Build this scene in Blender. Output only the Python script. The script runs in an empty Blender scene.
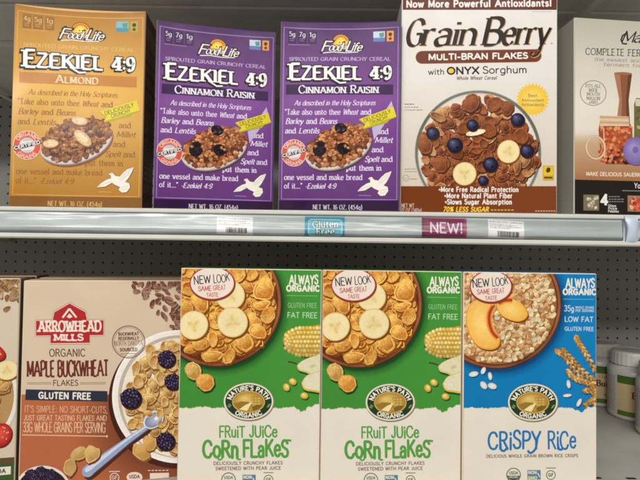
# Cereal cartons on two supermarket shelves, built object by object.
import bpy, bmesh, math, random
from mathutils import Vector, Matrix
from math import sin, cos, pi, radians, hypot, atan2, sqrt

SC = bpy.context.scene
COL = SC.collection
R = random.Random(11)

# ------------------------------------------------------------------ camera
FPX = 483.0
PITCH, ROLL = radians(1.3487), radians(0.7985)
cam = bpy.data.cameras.new('camera'); cam_o = bpy.data.objects.new('camera', cam); COL.objects.link(cam_o)
cam.sensor_width = 36; cam.lens = FPX / 640 * 36; cam.clip_start = .02; cam.clip_end = 60
fw = Vector((0, cos(PITCH), sin(PITCH))); up0 = Vector((0, -sin(PITCH), cos(PITCH))); rt0 = Vector((1, 0, 0))
rt = cos(ROLL) * rt0 + sin(ROLL) * up0; up = -sin(ROLL) * rt0 + cos(ROLL) * up0
cam_o.matrix_world = Matrix((rt, up, -fw)).transposed().to_4x4()
SC.camera = cam_o
ZU, ZL = .05411, -.32473          # tops of the upper and lower shelf decks

# ------------------------------------------------------------------ colour helpers
def lin1(c):
    c /= 255.
    return c / 12.92 if c <= .04045 else ((c + .055) / 1.055) ** 2.4
def C3(r, g, b, k=1.):
    return tuple(min(.95, lin1(v) * k) for v in (r, g, b))
def mixc(a, b, t):
    return tuple(x + (y - x) * t for x, y in zip(a, b))
def mul(c, k):
    return tuple(min(.95, max(.002, x * k)) for x in c)

# ------------------------------------------------------------------ materials
def mat(name, color=(.5, .5, .5), rough=.5, spec=.5, metal=0., attr=False, bump=0., bscale=40., coat=0., vary=0., fine=0.):
    m = bpy.data.materials.new(name); m.use_nodes = True
    nt = m.node_tree; b = nt.nodes['Principled BSDF']
    b.inputs['Base Color'].default_value = (*color, 1)
    b.inputs['Roughness'].default_value = rough
    b.inputs['Specular IOR Level'].default_value = spec
    b.inputs['Metallic'].default_value = metal
    b.inputs['Coat Weight'].default_value = coat
    b.inputs['Coat Roughness'].default_value = .12
    tc = nt.nodes.new('ShaderNodeTexCoord')
    src = None
    if attr:
        a = nt.nodes.new('ShaderNodeAttribute'); a.attribute_name = 'ink'; src = a.outputs['Color']
    if vary:
        n = nt.nodes.new('ShaderNodeTexNoise'); n.inputs['Scale'].default_value = 18; n.inputs['Detail'].default_value = 6
        nt.links.new(tc.outputs['Object'], n.inputs['Vector'])
        mr = nt.nodes.new('ShaderNodeMapRange'); mr.inputs['From Min'].default_value = .3; mr.inputs['From Max'].default_value = .7
        mr.inputs['To Min'].default_value = 1 - vary; mr.inputs['To Max'].default_value = 1 + vary
        nt.links.new(n.outputs['Fac'], mr.inputs['Value'])
        mx = nt.nodes.new('ShaderNodeVectorMath'); mx.operation = 'SCALE'
        if src: nt.links.new(src, mx.inputs[0])
        else: mx.inputs[0].default_value = color
        nt.links.new(mr.outputs['Result'], mx.inputs['Scale']); src = mx.outputs['Vector']
    if fine:                  # grain of a printed food photograph: crumbs and screen mottle
        for sc_, amp in ((520, fine), (190, fine * .75)):
            n = nt.nodes.new('ShaderNodeTexNoise'); n.inputs['Scale'].default_value = sc_; n.inputs['Detail'].default_value = 3; n.inputs['Roughness'].default_value = .65
            nt.links.new(tc.outputs['Object'], n.inputs['Vector'])
            mr = nt.nodes.new('ShaderNodeMapRange'); mr.inputs['From Min'].default_value = .3; mr.inputs['From Max'].default_value = .7; mr.clamp = False
            mr.inputs['To Min'].default_value = 1 - amp; mr.inputs['To Max'].default_value = 1 + amp
            nt.links.new(n.outputs['Fac'], mr.inputs['Value'])
            mx = nt.nodes.new('ShaderNodeVectorMath'); mx.operation = 'SCALE'
            nt.links.new(src, mx.inputs[0]); nt.links.new(mr.outputs['Result'], mx.inputs['Scale']); src = mx.outputs['Vector']
    if src: nt.links.new(src, b.inputs['Base Color'])
    if attr and bump:         # handled board: patchy sheen
        n = nt.nodes.new('ShaderNodeTexNoise'); n.inputs['Scale'].default_value = 14; n.inputs['Detail'].default_value = 5
        nt.links.new(tc.outputs['Object'], n.inputs['Vector'])
        mr = nt.nodes.new('ShaderNodeMapRange'); mr.inputs['From Min'].default_value = .35; mr.inputs['From Max'].default_value = .65
        mr.inputs['To Min'].default_value = rough - .1; mr.inputs['To Max'].default_value = rough + .12
        nt.links.new(n.outputs['Fac'], mr.inputs['Value']); nt.links.new(mr.outputs['Result'], b.inputs['Roughness'])
    if bump:
        n = nt.nodes.new('ShaderNodeTexNoise'); n.inputs['Scale'].default_value = bscale; n.inputs['Detail'].default_value = 3
        nt.links.new(tc.outputs['Object'], n.inputs['Vector'])
        bp = nt.nodes.new('ShaderNodeBump'); bp.inputs['Strength'].default_value = bump; bp.inputs['Distance'].default_value = .01
        nt.links.new(n.outputs['Fac'], bp.inputs['Height']); nt.links.new(bp.outputs['Normal'], b.inputs['Normal'])
    return m
M_INK = mat('printed_board', rough=.3, spec=.16, attr=True, bump=.1, bscale=8., vary=.03)
M_PHOTO = mat('printed_photo', rough=.3, spec=.16, attr=True, bump=.1, bscale=8., vary=.04, fine=.22)
M_SOFT = mat('printed_photo_smooth', rough=.3, spec=.16, attr=True, bump=.1, bscale=8., vary=.04, fine=.06)
M_CARD = mat('carton_board', rough=.36, spec=.18, attr=True, bump=.1, bscale=8., vary=.04)
M_STEEL = mat('painted_shelf_steel', C3(202, 200, 192), .42, .4, bump=.01, bscale=60, vary=.05)
M_DECK = mat('shelf_deck_steel', C3(178, 174, 166), .5, .4, bump=.015, bscale=40, vary=.07)
M_UNDER = mat('shelf_underside_steel', C3(226, 223, 214), .45, .4, bump=.01, bscale=30, vary=.08)
M_PAPER = mat('tag_paper', rough=.6, spec=.3, attr=True)
M_CLIP = mat('milky_clip_plastic', C3(188, 198, 214), .22, .5, bump=.02, bscale=50)

def board_mat(name, base, holes):
    m = mat(name, base, .5, .35, bump=.01, bscale=30)
    nt = m.node_tree; b = nt.nodes['Principled BSDF']
    tc = nt.nodes.new('ShaderNodeTexCoord')
    n = nt.nodes.new('ShaderNodeTexNoise'); n.inputs['Scale'].default_value = 3.5; n.inputs['Detail'].default_value = 8
    nt.links.new(tc.outputs['Object'], n.inputs['Vector'])
    mr = nt.nodes.new('ShaderNodeMapRange'); mr.inputs['From Min'].default_value = .3; mr.inputs['From Max'].default_value = .7
    mr.inputs['To Min'].default_value = .85; mr.inputs['To Max'].default_value = 1.12
    nt.links.new(n.outputs['Fac'], mr.inputs['Value'])
    sc = nt.nodes.new('ShaderNodeVectorMath'); sc.operation = 'SCALE'; sc.inputs[0].default_value = base
    nt.links.new(mr.outputs['Result'], sc.inputs['Scale'])
    out = sc.outputs['Vector']
    if holes:
        sp = nt.nodes.new('ShaderNodeSeparateXYZ'); nt.links.new(tc.outputs['Object'], sp.inputs[0])
        d = []
        for ax, off in (('X', .830 - .0254 * 40), ('Z', .0037 - .0254 * 40)):
            ad = nt.nodes.new('ShaderNodeMath'); ad.operation = 'SUBTRACT'; ad.inputs[1].default_value = off
            nt.links.new(sp.outputs[ax], ad.inputs[0])
            pp = nt.nodes.new('ShaderNodeMath'); pp.operation = 'PINGPONG'; pp.inputs[1].default_value = .0127
            nt.links.new(ad.outputs[0], pp.inputs[0])
            p2 = nt.nodes.new('ShaderNodeMath'); p2.operation = 'POWER'; p2.inputs[1].default_value = 2
            nt.links.new(pp.outputs[0], p2.inputs[0]); d.append(p2)
        ad = nt.nodes.new('ShaderNodeMath'); ad.operation = 'ADD'
        nt.links.new(d[0].outputs[0], ad.inputs[0]); nt.links.new(d[1].outputs[0], ad.inputs[1])
        lt = nt.nodes.new('ShaderNodeMath'); lt.operation = 'LESS_THAN'; lt.inputs[1].default_value = .0029 ** 2
        nt.links.new(ad.outputs[0], lt.inputs[0])
        mx = nt.nodes.new('ShaderNodeMix'); mx.data_type = 'RGBA'
        nt.links.new(lt.outputs[0], mx.inputs['Factor']); nt.links.new(out, mx.inputs['A'])
        mx.inputs['B'].default_value = (.02, .02, .018, 1)
        out = mx.outputs['Result']
    nt.links.new(out, b.inputs['Base Color'])
    return m

# ------------------------------------------------------------------ object helpers
def link(o, parent=None):
    COL.objects.link(o)
    if parent: o.parent = parent
    return o
def tag(o, label, cat, group=None, kind=None):
    if label: o['label'] = label
    if cat: o['category'] = cat
    if group: o['group'] = group
    if kind: o['kind'] = kind
    return o
def thing(name, loc, yaw, label, cat, group=None):
    o = bpy.data.objects.new(name, None); o.empty_display_size = .03
    o.location = loc; o.rotation_euler = (0, 0, yaw); link(o)
    return tag(o, label, cat, group)
def mesh_obj(name, verts, faces, material, parent=None, cols=None, smooth=False):
    me = bpy.data.meshes.new(name); me.from_pydata(verts, [], faces); me.update()
    me.materials.append(material)
    if cols:
        at = me.color_attributes.new('ink', 'FLOAT_COLOR', 'POINT')
        flat = []
        for c in cols: flat += [c[0], c[1], c[2], 1.]
        at.data.foreach_set('color', flat)
    if smooth:
        me.polygons.foreach_set('use_smooth', [True] * len(me.polygons))
    return link(bpy.data.objects.new(name, me), parent)
def bm_obj(name, bm, material, parent=None, smooth=False):
    me = bpy.data.meshes.new(name); bmesh.ops.recalc_face_normals(bm, faces=bm.faces[:]); bm.to_mesh(me); bm.free()
    me.materials.append(material)
    if smooth: me.polygons.foreach_set('use_smooth', [True] * len(me.polygons))
    return link(bpy.data.objects.new(name, me), parent)
def copy_tree(root, loc, yaw, label):
    r = root.copy(); COL.objects.link(r); r.location = loc; r.rotation_euler = (0, 0, yaw); r['label'] = label
    for ch in list(root.children):
        c = ch.copy(); COL.objects.link(c); c.parent = r
        for g in list(ch.children):
            d = g.copy(); COL.objects.link(d); d.parent = c
    return r
def add_box(bm, x0, x1, y0, y1, z0, z1, bev=0.):
    vs = [bm.verts.new(p) for p in ((x0, y0, z0), (x1, y0, z0), (x1, y1, z0), (x0, y1, z0), (x0, y0, z1), (x1, y0, z1), (x1, y1, z1), (x0, y1, z1))]
    fs = [bm.faces.new([vs[i] for i in q]) for q in ((0, 3, 2, 1), (4, 5, 6, 7), (0, 1, 5, 4), (1, 2, 6, 5), (2, 3, 7, 6), (3, 0, 4, 7))]
    if bev:
        es = list({e for f in fs for e in f.edges})
        bmesh.ops.bevel(bm, geom=es, offset=bev, segments=2, affect='EDGES', profile=.5)
def extrude_profile(name, prof, x0, x1, material, parent, closed=True, smooth=False, nx=1):
    """profile of (y, z) points drawn out along x, capped at both ends"""
    n = len(prof); V = []; F = []
    for i in range(nx + 1):
        x = x0 + (x1 - x0) * i / nx
        V += [(x, y, z) for y, z in prof]
    for i in range(nx):
        for k in range(n if closed else n - 1):
            a, b = i * n + k, i * n + (k + 1) % n
            F.append((a, b, b + n, a + n))
    if closed:
        F.append(tuple(range(n))[::-1]); F.append(tuple(range(nx * n, nx * n + n)))
    return mesh_obj(name, V, F, material, parent, smooth=smooth)

# ------------------------------------------------------------------ lettering
# Pen-drawn alphabet: unit = capital height, x-height .66. L = straight runs, S = smooth curve, O = ellipse.
GL = {
'A': (.8, 'L 0 0 .4 1|L .4 1 .8 0|L .14 .34 .66 .34'),
'B': (.62, 'L .05 0 .05 1|S .05 1 .33 1 .5 .92 .55 .76 .47 .6 .32 .53 .05 .53|S .05 .53 .35 .53 .54 .45 .61 .27 .53 .07 .35 0 .05 0'),
'C': (.7, 'S .66 .76 .56 .94 .38 1 .17 .92 .04 .7 .01 .5 .04 .3 .17 .08 .38 0 .56 .05 .68 .24'),
'D': (.74, 'L .05 0 .05 1|S .05 1 .32 1 .57 .92 .7 .7 .73 .5 .7 .3 .57 .08 .32 0 .05 0'),
'E': (.56, 'L .05 0 .05 1|L .05 1 .53 1|L .05 .52 .45 .52|L .05 0 .56 0'),
'F': (.52, 'L .05 0 .05 1|L .05 1 .52 1|L .05 .52 .44 .52'),
'G': (.76, 'S .68 .78 .57 .95 .38 1 .17 .92 .04 .7 .01 .5 .04 .3 .17 .08 .38 0 .55 .03 .69 .14|L .69 .1 .69 .45|L .72 .45 .42 .45'),
'H': (.7, 'L .05 0 .05 1|L .65 0 .65 1|L .05 .52 .65 .52'),
'I': (.14, 'L .07 0 .07 1'),
'J': (.42, 'S .36 1 .36 .6 .36 .25 .3 .06 .18 0 .06 .04 0 .18'),
'K': (.64, 'L .05 0 .05 1|L .05 .38 .6 1|L .24 .58 .63 0'),
'L': (.52, 'L .05 0 .05 1|L .05 0 .52 0'),
'M': (.86, 'L .05 0 .08 1|L .08 1 .43 .12|L .43 .12 .78 1|L .78 1 .81 0'),
'N': (.72, 'L .05 0 .05 1|L .05 1 .67 0|L .67 0 .67 1'),
'O': (.8, 'O .4 .5 .39 .5'),
'P': (.58, 'L .05 0 .05 1|S .05 1 .33 1 .52 .92 .58 .74 .52 .56 .33 .47 .05 .47'),
'Q': (.8, 'O .4 .5 .39 .5|L .46 .25 .78 -.1'),
'R': (.64, 'L .05 0 .05 1|S .05 1 .33 1 .5 .93 .56 .76 .5 .59 .33 .51 .05 .51|L .3 .51 .64 0'),
'S': (.54, 'S .5 .82 .4 .96 .26 1 .1 .94 .03 .77 .1 .62 .28 .52 .46 .42 .53 .26 .46 .06 .27 0 .1 .04 0 .2'),
'T': (.6, 'L .3 0 .3 1|L 0 1 .6 1'),
'U': (.68, 'S .05 1 .05 .6 .06 .28 .15 .07 .34 0 .53 .07 .62 .28 .63 .6 .63 1'),
'V': (.7, 'L 0 1 .35 0|L .35 0 .7 1'),
'W': (1., 'L 0 1 .25 0|L .25 0 .5 .9|L .5 .9 .75 0|L .75 0 1 1'),
'X': (.66, 'L 0 1 .66 0|L 0 0 .66 1'),
'Y': (.64, 'L 0 1 .32 .47|L .64 1 .32 .47|L .32 0 .32 .47'),
'Z': (.6, 'L .03 1 .57 1|L .57 1 .02 0|L .02 0 .6 0'),
'a': (.5, 'S .05 .52 .12 .63 .25 .66 .38 .61 .43 .48 .43 .3|L .43 .48 .43 0|S .43 .39 .25 .38 .08 .32 .02 .18 .08 .03 .2 0 .34 .05 .43 .17'),
'b': (.54, 'L .05 0 .05 1|S .05 .5 .15 .62 .28 .66 .44 .58 .52 .34 .44 .08 .28 0 .15 .04 .05 .16'),
'c': (.46, 'S .44 .52 .36 .63 .25 .66 .1 .58 .02 .33 .1 .08 .25 0 .36 .03 .45 .15'),
'd': (.54, 'L .49 0 .49 1|S .49 .5 .39 .62 .26 .66 .1 .58 .02 .32 .1 .08 .26 0 .39 .04 .49 .16'),
'e': (.5, 'L .04 .36 .47 .36|S .47 .36 .45 .55 .36 .64 .25 .66 .1 .58 .02 .33 .1 .08 .26 0 .38 .03 .47 .14'),
'f': (.34, 'S .36 .94 .28 1 .18 .96 .14 .82 .14 .6|L .14 .7 .14 0|L 0 .64 .31 .64'),
'g': (.54, 'S .49 .5 .39 .62 .26 .66 .1 .58 .02 .33 .1 .08 .26 0 .39 .05 .49 .17|S .49 .66 .49 .3 .48 0 .43 -.2 .26 -.28 .1 -.25 .04 -.17'),
'h': (.52, 'L .05 0 .05 1|S .05 .45 .14 .6 .27 .66 .4 .6 .46 .45 .46 .25|L .46 .4 .46 0'),
'i': (.14, 'L .07 0 .07 .66|L .07 .86 .07 .96'),
'j': (.2, 'S .14 .66 .14 .3 .14 0 .1 -.2 0 -.27 -.08 -.24|L .14 .86 .14 .96'),
'k': (.48, 'L .05 0 .05 1|L .05 .24 .44 .66|L .18 .38 .48 0'),
'l': (.14, 'L .07 0 .07 1'),
'm': (.8, 'L .05 0 .05 .66|S .05 .45 .13 .6 .24 .66 .36 .6 .41 .45 .41 .25|L .41 .4 .41 0|S .41 .45 .49 .6 .6 .66 .7 .6 .75 .45 .75 .25|L .75 .4 .75 0'),
'n': (.52, 'L .05 0 .05 .66|S .05 .45 .14 .6 .27 .66 .4 .6 .46 .45 .46 .25|L .46 .4 .46 0'),
'o': (.54, 'O .27 .33 .26 .33'),
'p': (.54, 'L .05 -.28 .05 .66|S .05 .5 .15 .62 .28 .66 .44 .58 .52 .34 .44 .08 .28 0 .15 .04 .05 .16'),
'q': (.54, 'L .49 -.28 .49 .66|S .49 .5 .39 .62 .26 .66 .1 .58 .02 .32 .1 .08 .26 0 .39 .04 .49 .16'),
'r': (.36, 'L .05 0 .05 .66|S .05 .42 .12 .57 .22 .65 .36 .64'),
's': (.42, 'S .39 .55 .31 .64 .2 .66 .08 .61 .04 .5 .1 .4 .21 .35 .34 .29 .4 .18 .34 .04 .2 0 .08 .03 0 .13'),
't': (.34, 'S .13 .9 .13 .5 .13 .2 .17 .04 .26 0 .34 .03|L 0 .64 .32 .64'),
'u': (.52, 'S .05 .66 .05 .4 .07 .14 .14 .03 .25 0 .38 .05 .46 .2|L .46 0 .46 .66'),
'v': (.5, 'L 0 .66 .25 0|L .25 0 .5 .66'),
'w': (.74, 'L 0 .66 .19 0|L .19 0 .37 .6|L .37 .6 .55 0|L .55 0 .74 .66'),
'x': (.48, 'L 0 .66 .48 0|L 0 0 .48 .66'),
'y': (.5, 'L 0 .66 .26 0|S .5 .66 .36 .28 .25 -.02 .16 -.22 .06 -.28 0 -.25'),
'z': (.46, 'L .03 .65 .43 .65|L .43 .65 .02 .01|L .02 .01 .46 .01'),
'0': (.62, 'O .31 .5 .28 .5'), '1': (.3, 'L .2 0 .2 1|L .02 .8 .2 1'),
'2': (.58, 'S .04 .75 .1 .92 .28 1 .46 .92 .52 .74 .44 .52 .24 .27 .03 .01|L .03 .01 .57 .01'),
'3': (.56, 'S .04 .85 .14 .97 .28 1 .44 .93 .5 .77 .42 .6 .22 .54|S .22 .54 .44 .48 .53 .28 .46 .07 .27 0 .1 .04 .02 .18'),
'4': (.62, 'L .46 0 .46 1|L .46 1 .02 .28|L .02 .28 .62 .28'),
'5': (.56, 'L .12 1 .5 1|L .12 1 .08 .56|S .08 .56 .26 .63 .44 .56 .53 .34 .44 .08 .26 0 .1 .04 .02 .17'),
'6': (.58, 'S .48 .88 .3 1 .12 .85 .04 .55 .04 .3 .12 .06 .3 0 .47 .08 .54 .3 .46 .52 .3 .58 .12 .5 .05 .32'),
'7': (.56, 'L .02 1 .55 1|L .55 1 .2 0'),
'8': (.58, 'O .29 .77 .2 .23|O .29 .27 .26 .27'),
'9': (.58, 'S .1 .12 .28 0 .46 .15 .54 .45 .54 .7 .46 .94 .28 1 .11 .92 .04 .7 .12 .48 .28 .42 .46 .5 .53 .68'),
'.': (.16, 'L .08 .0 .08 .09'), ',': (.16, 'L .1 .08 .04 -.14'), ':': (.2, 'L .1 .08 .1 .2|L .1 .56 .1 .68'),
"'": (.14, 'L .07 .76 .07 1'), '"': (.3, 'L .08 .74 .1 1|L .2 .74 .22 1'), '-': (.36, 'L .04 .36 .32 .36'),
'!': (.16, 'L .08 .3 .08 1|L .08 0 .08 .1'), '(': (.26, 'S .22 1.08 .08 .8 .05 .4 .1 .05 .22 -.2'),
')': (.26, 'S .04 1.08 .18 .8 .21 .4 .16 .05 .04 -.2'), '&': (.7, 'S .68 0 .3 .6 .2 .8 .3 .98 .44 .94 .46 .8 .36 .64 .1 .42 .04 .22 .14 .03 .32 0 .5 .1 .64 .42'),
'*': (.24, 'O .12 .42 .1 .1'), '/': (.4, 'L 0 -.1 .4 1.1'), '%': (.8, 'O .18 .76 .15 .22|O .62 .24 .15 .22|L .14 0 .66 1'),
}
def catmull(p, k=5):
    out = []
    q = [p[0]] + p + [p[-1]]
    for i in range(1, len(q) - 2):
        a, b, c, d = q[i - 1], q[i], q[i + 1], q[i + 2]
        for s in range(k):
            t = s / k
            out.append(tuple(.5 * (2 * b[j] + (c[j] - a[j]) * t + (2 * a[j] - 5 * b[j] + 4 * c[j] - d[j]) * t * t + (3 * b[j] - a[j] - 3 * c[j] + d[j]) * t ** 3) for j in (0, 1)))
    out.append(p[-1]); return out
def parse(ch):
    adv, src = GL[ch]; res = []
    for s in src.split('|'):
        t = s.split(); v = [float(x) for x in t[1:]]
        if t[0] == 'O':
            n = 22
            res.append(('O', [(v[0] + v[2] * cos(2 * pi * i / n), v[1] + v[3] * sin(2 * pi * i / n)) for i in range(n)]))
        else:
            p = [(v[i], v[i + 1]) for i in range(0, len(v), 2)]
            res.append((t[0], catmull(p) if t[0] == 'S' else p))
    return adv, res
GLYPH = {c: parse(c) for c in GL}

def st(w=.14, thin=None, phi=.35, serif=0., slant=0., gap=.16, cap='butt', space=.32, jit=0., small=False):
    return dict(w=w, thin=w if thin is None else thin, phi=phi, serif=serif, slant=slant, gap=gap, cap=cap, space=space, jit=jit, small=small)
F_SERIF = st(.16, .06, serif=.12, gap=.2)
F_SERIFB = st(.27, .1, serif=.17, gap=.22)
F_ITAL = st(.13, .05, slant=.26, serif=.05, gap=.15)
F_SLAB = st(.19, .15, serif=.13, gap=.2)
F_HAND = st(.17, cap='round', gap=.15, jit=.05)
F_HANDB = st(.25, cap='round', gap=.2, jit=.04)
F_THIN = st(.1, cap='round', gap=.2)
F_SANS = st(.16, gap=.2)
F_BOLD = st(.25, gap=.26)
F_BOLDI = st(.24, gap=.24, slant=.2)
F_SCRIPT = st(.15, .07, phi=.5, slant=.35, gap=.06, cap='round')
F_CALLI = st(.19, .035, phi=.5, slant=.24, gap=.1, serif=.05)
F_TYPE = st(.13, .11, serif=.14, gap=.2)

def ribbon(p, closed, F, sx, extra):
    """points (already width-scaled, capital units) -> list of polygons"""
    n = len(p); polys = []; L = []; Rr = []
    def pen(dx, dy):
        return F['thin'] + (F['w'] - F['thin']) * abs(sin(atan2(dy, dx) - F['phi'])) + extra
    if not closed and F['cap'] == 'butt' and n == 2 and not F['serif']:
        dx, dy = p[1][0] - p[0][0], p[1][1] - p[0][1]; l = hypot(dx, dy) or 1
        e = F['w'] * .32 + extra * .5
        if abs(dy) > .75 * l and False: e = 0
        p = [(p[0][0] - dx / l * e, p[0][1] - dy / l * e), (p[1][0] + dx / l * e, p[1][1] + dy / l * e)]
    elif not closed and extra:
        p = list(p)
        for a, b in ((0, 1), (-1, -2)):
            dx, dy = p[a][0] - p[b][0], p[a][1] - p[b][1]; l = hypot(dx, dy) or 1
            p[a] = (p[a][0] + dx / l * extra * .5, p[a][1] + dy / l * extra * .5)
    for i in range(n):
        if closed: a, b = p[i - 1], p[(i + 1) % n]
        else: a, b = p[max(0, i - 1)], p[min(n - 1, i + 1)]
        dx, dy = b[0] - a[0], b[1] - a[1]; l = hypot(dx, dy) or 1
        h = pen(dx, dy) / 2
        L.append((p[i][0] - dy / l * h, p[i][1] + dx / l * h)); Rr.append((p[i][0] + dy / l * h, p[i][1] - dx / l * h))
    for i in range(n if closed else n - 1):
        j = (i + 1) % n
        polys.append([Rr[i], Rr[j], L[j], L[i]])
    if not closed and F['cap'] == 'round':
        for i, a, b in ((0, L, Rr), (n - 1, Rr, L)):
            c = p[i]; v0 = (a[i][0] - c[0], a[i][1] - c[1]); fan = [a[i]]
            for k in range(1, 5):
                t = pi * k / 5
                fan.append((c[0] + v0[0] * cos(t) - v0[1] * sin(t), c[1] + v0[0] * sin(t) + v0[1] * cos(t)))
            fan.append(b[i]); polys.append(fan)
    return polys
def layout(txt, F, width=None):
    """-> list of (polygon list per stroke) in capital units and the total width; width scales letters, not pen"""
    adv = 0; gaps = 0
    def size(i, ch):
        if F['small'] and ch.isupper() and not (i == 0 or txt[i - 1] == ' '): return .8
        return 1.
    for i, ch in enumerate(txt):
        adv += F['space'] if ch == ' ' else GLYPH[ch][0] * size(i, ch)
    gaps = F['gap'] * (len(txt) - 1)
    sx = 1. if width is None else max(.25, (width - gaps * .999) / adv)
    g = F['gap']
    if width is not None and sx < .45:
        g *= .6; sx = max(.2, (width - gaps * .6) / adv)
    return sx, g, size
def text_polys(txt, F, width=None, extra=0., seed=3):
    sx, g, size = layout(txt, F, width)
    if sx < .95:              # condensed letters get a lighter pen
        m = max(.35, sx) ** .8; F = dict(F, w=F['w'] * m, thin=F['thin'] * max(m, .7), serif=F['serif'] * m, gap=F['gap'] * max(m, .6))
        extra *= max(.7, m); sx, g, size = layout(txt, F, width)
    x = 0; out = []; rr = random.Random(seed)
    # x = 0; out = []; rr = random.Random(seed)
    for i, ch in enumerate(txt):
        if ch == ' ': x += F['space'] * sx + g; continue
        adv, strokes = GLYPH[ch]; s = size(i, ch); dy = rr.uniform(-1, 1) * F['jit']; sc = s * (1 + rr.uniform(-1, 1) * F['jit'])
        k = 0
        for kind, pts in strokes:
            P = [(px * sx * s, py * sc + dy) for px, py in pts]
            polys = ribbon(P, kind == 'O', F, sx, extra)
            out.append((k, [[(x + q[0] + F['slant'] * q[1], q[1]) for q in po] for po in polys])); k += 1
            if F['serif'] and kind != 'O':
                for e, o in ((0, 1), (-1, -2)):
                    px, py = P[e]; ddx, ddy = P[o][0] - px, P[o][1] - py
                    lv = min(((abs(py / s - l), l) for l in (0, .66, 1, -.28)), key=lambda v: v[0])
                    if lv[0] < .03 and abs(ddy) > abs(ddx) * 1.2 and kind == 'L':
                        t = F['thin'] * .5 + extra * .5; hw = F['serif'] + F['w'] * .5 + extra * .5
                        if lv[1] == .66 or (lv[1] == 1 and ch.islower()): a, b = px - hw, px + F['w'] * .4
                        else: a, b = px - hw, px + hw
                        y0, y1 = (py - extra * .5, py + t * 2) if ddy > 0 else (py - t * 2, py + extra * .5)
                        q = [(a, y0), (b, y0), (b, y1), (a, y1)]
                        out.append((k, [[(x + u + F['slant'] * v, v) for u, v in q]])); k += 1
        x += adv * sx * s + g
    return out, x - g

# ------------------------------------------------------------------ printed artwork
def homography(src, dst):
    A = []
    for (x, y), (u, v) in zip(src, dst):
        A.append([x, y, 1, 0, 0, 0, -u * x, -u * y, u]); A.append([0, 0, 0, x, y, 1, -v * x, -v * y, v])
    n = 8
    for i in range(n):
        p = max(range(i, n), key=lambda r: abs(A[r][i])); A[i], A[p] = A[p], A[i]
        for r in range(n):
            if r != i:
                f = A[r][i] / A[i][i]
                A[r] = [a - f * b for a, b in zip(A[r], A[i])]
    h = [A[i][8] / A[i][i] for i in range(n)] + [1]
    def m(x, y):
        w = h[6] * x + h[7] * y + 1
        return ((h[0] * x + h[1] * y + h[2]) / w, (h[3] * x + h[4] * y + h[5]) / w)
    return m
def clip_poly(P, lo, hi, ax, sign):
    out = []
    lim = lo if sign > 0 else hi
    def inside(q): return (q[ax] - lim) * sign >= 0
    for i in range(len(P)):
        a, b = P[i - 1], P[i]
        ia, ib = inside(a), inside(b)
        if ia != ib:
            t = (lim - a[ax]) / (b[ax] - a[ax])
            out.append(tuple(u + (v - u) * t for u, v in zip(a, b)))
        if ib: out.append(b)
    return out

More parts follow.
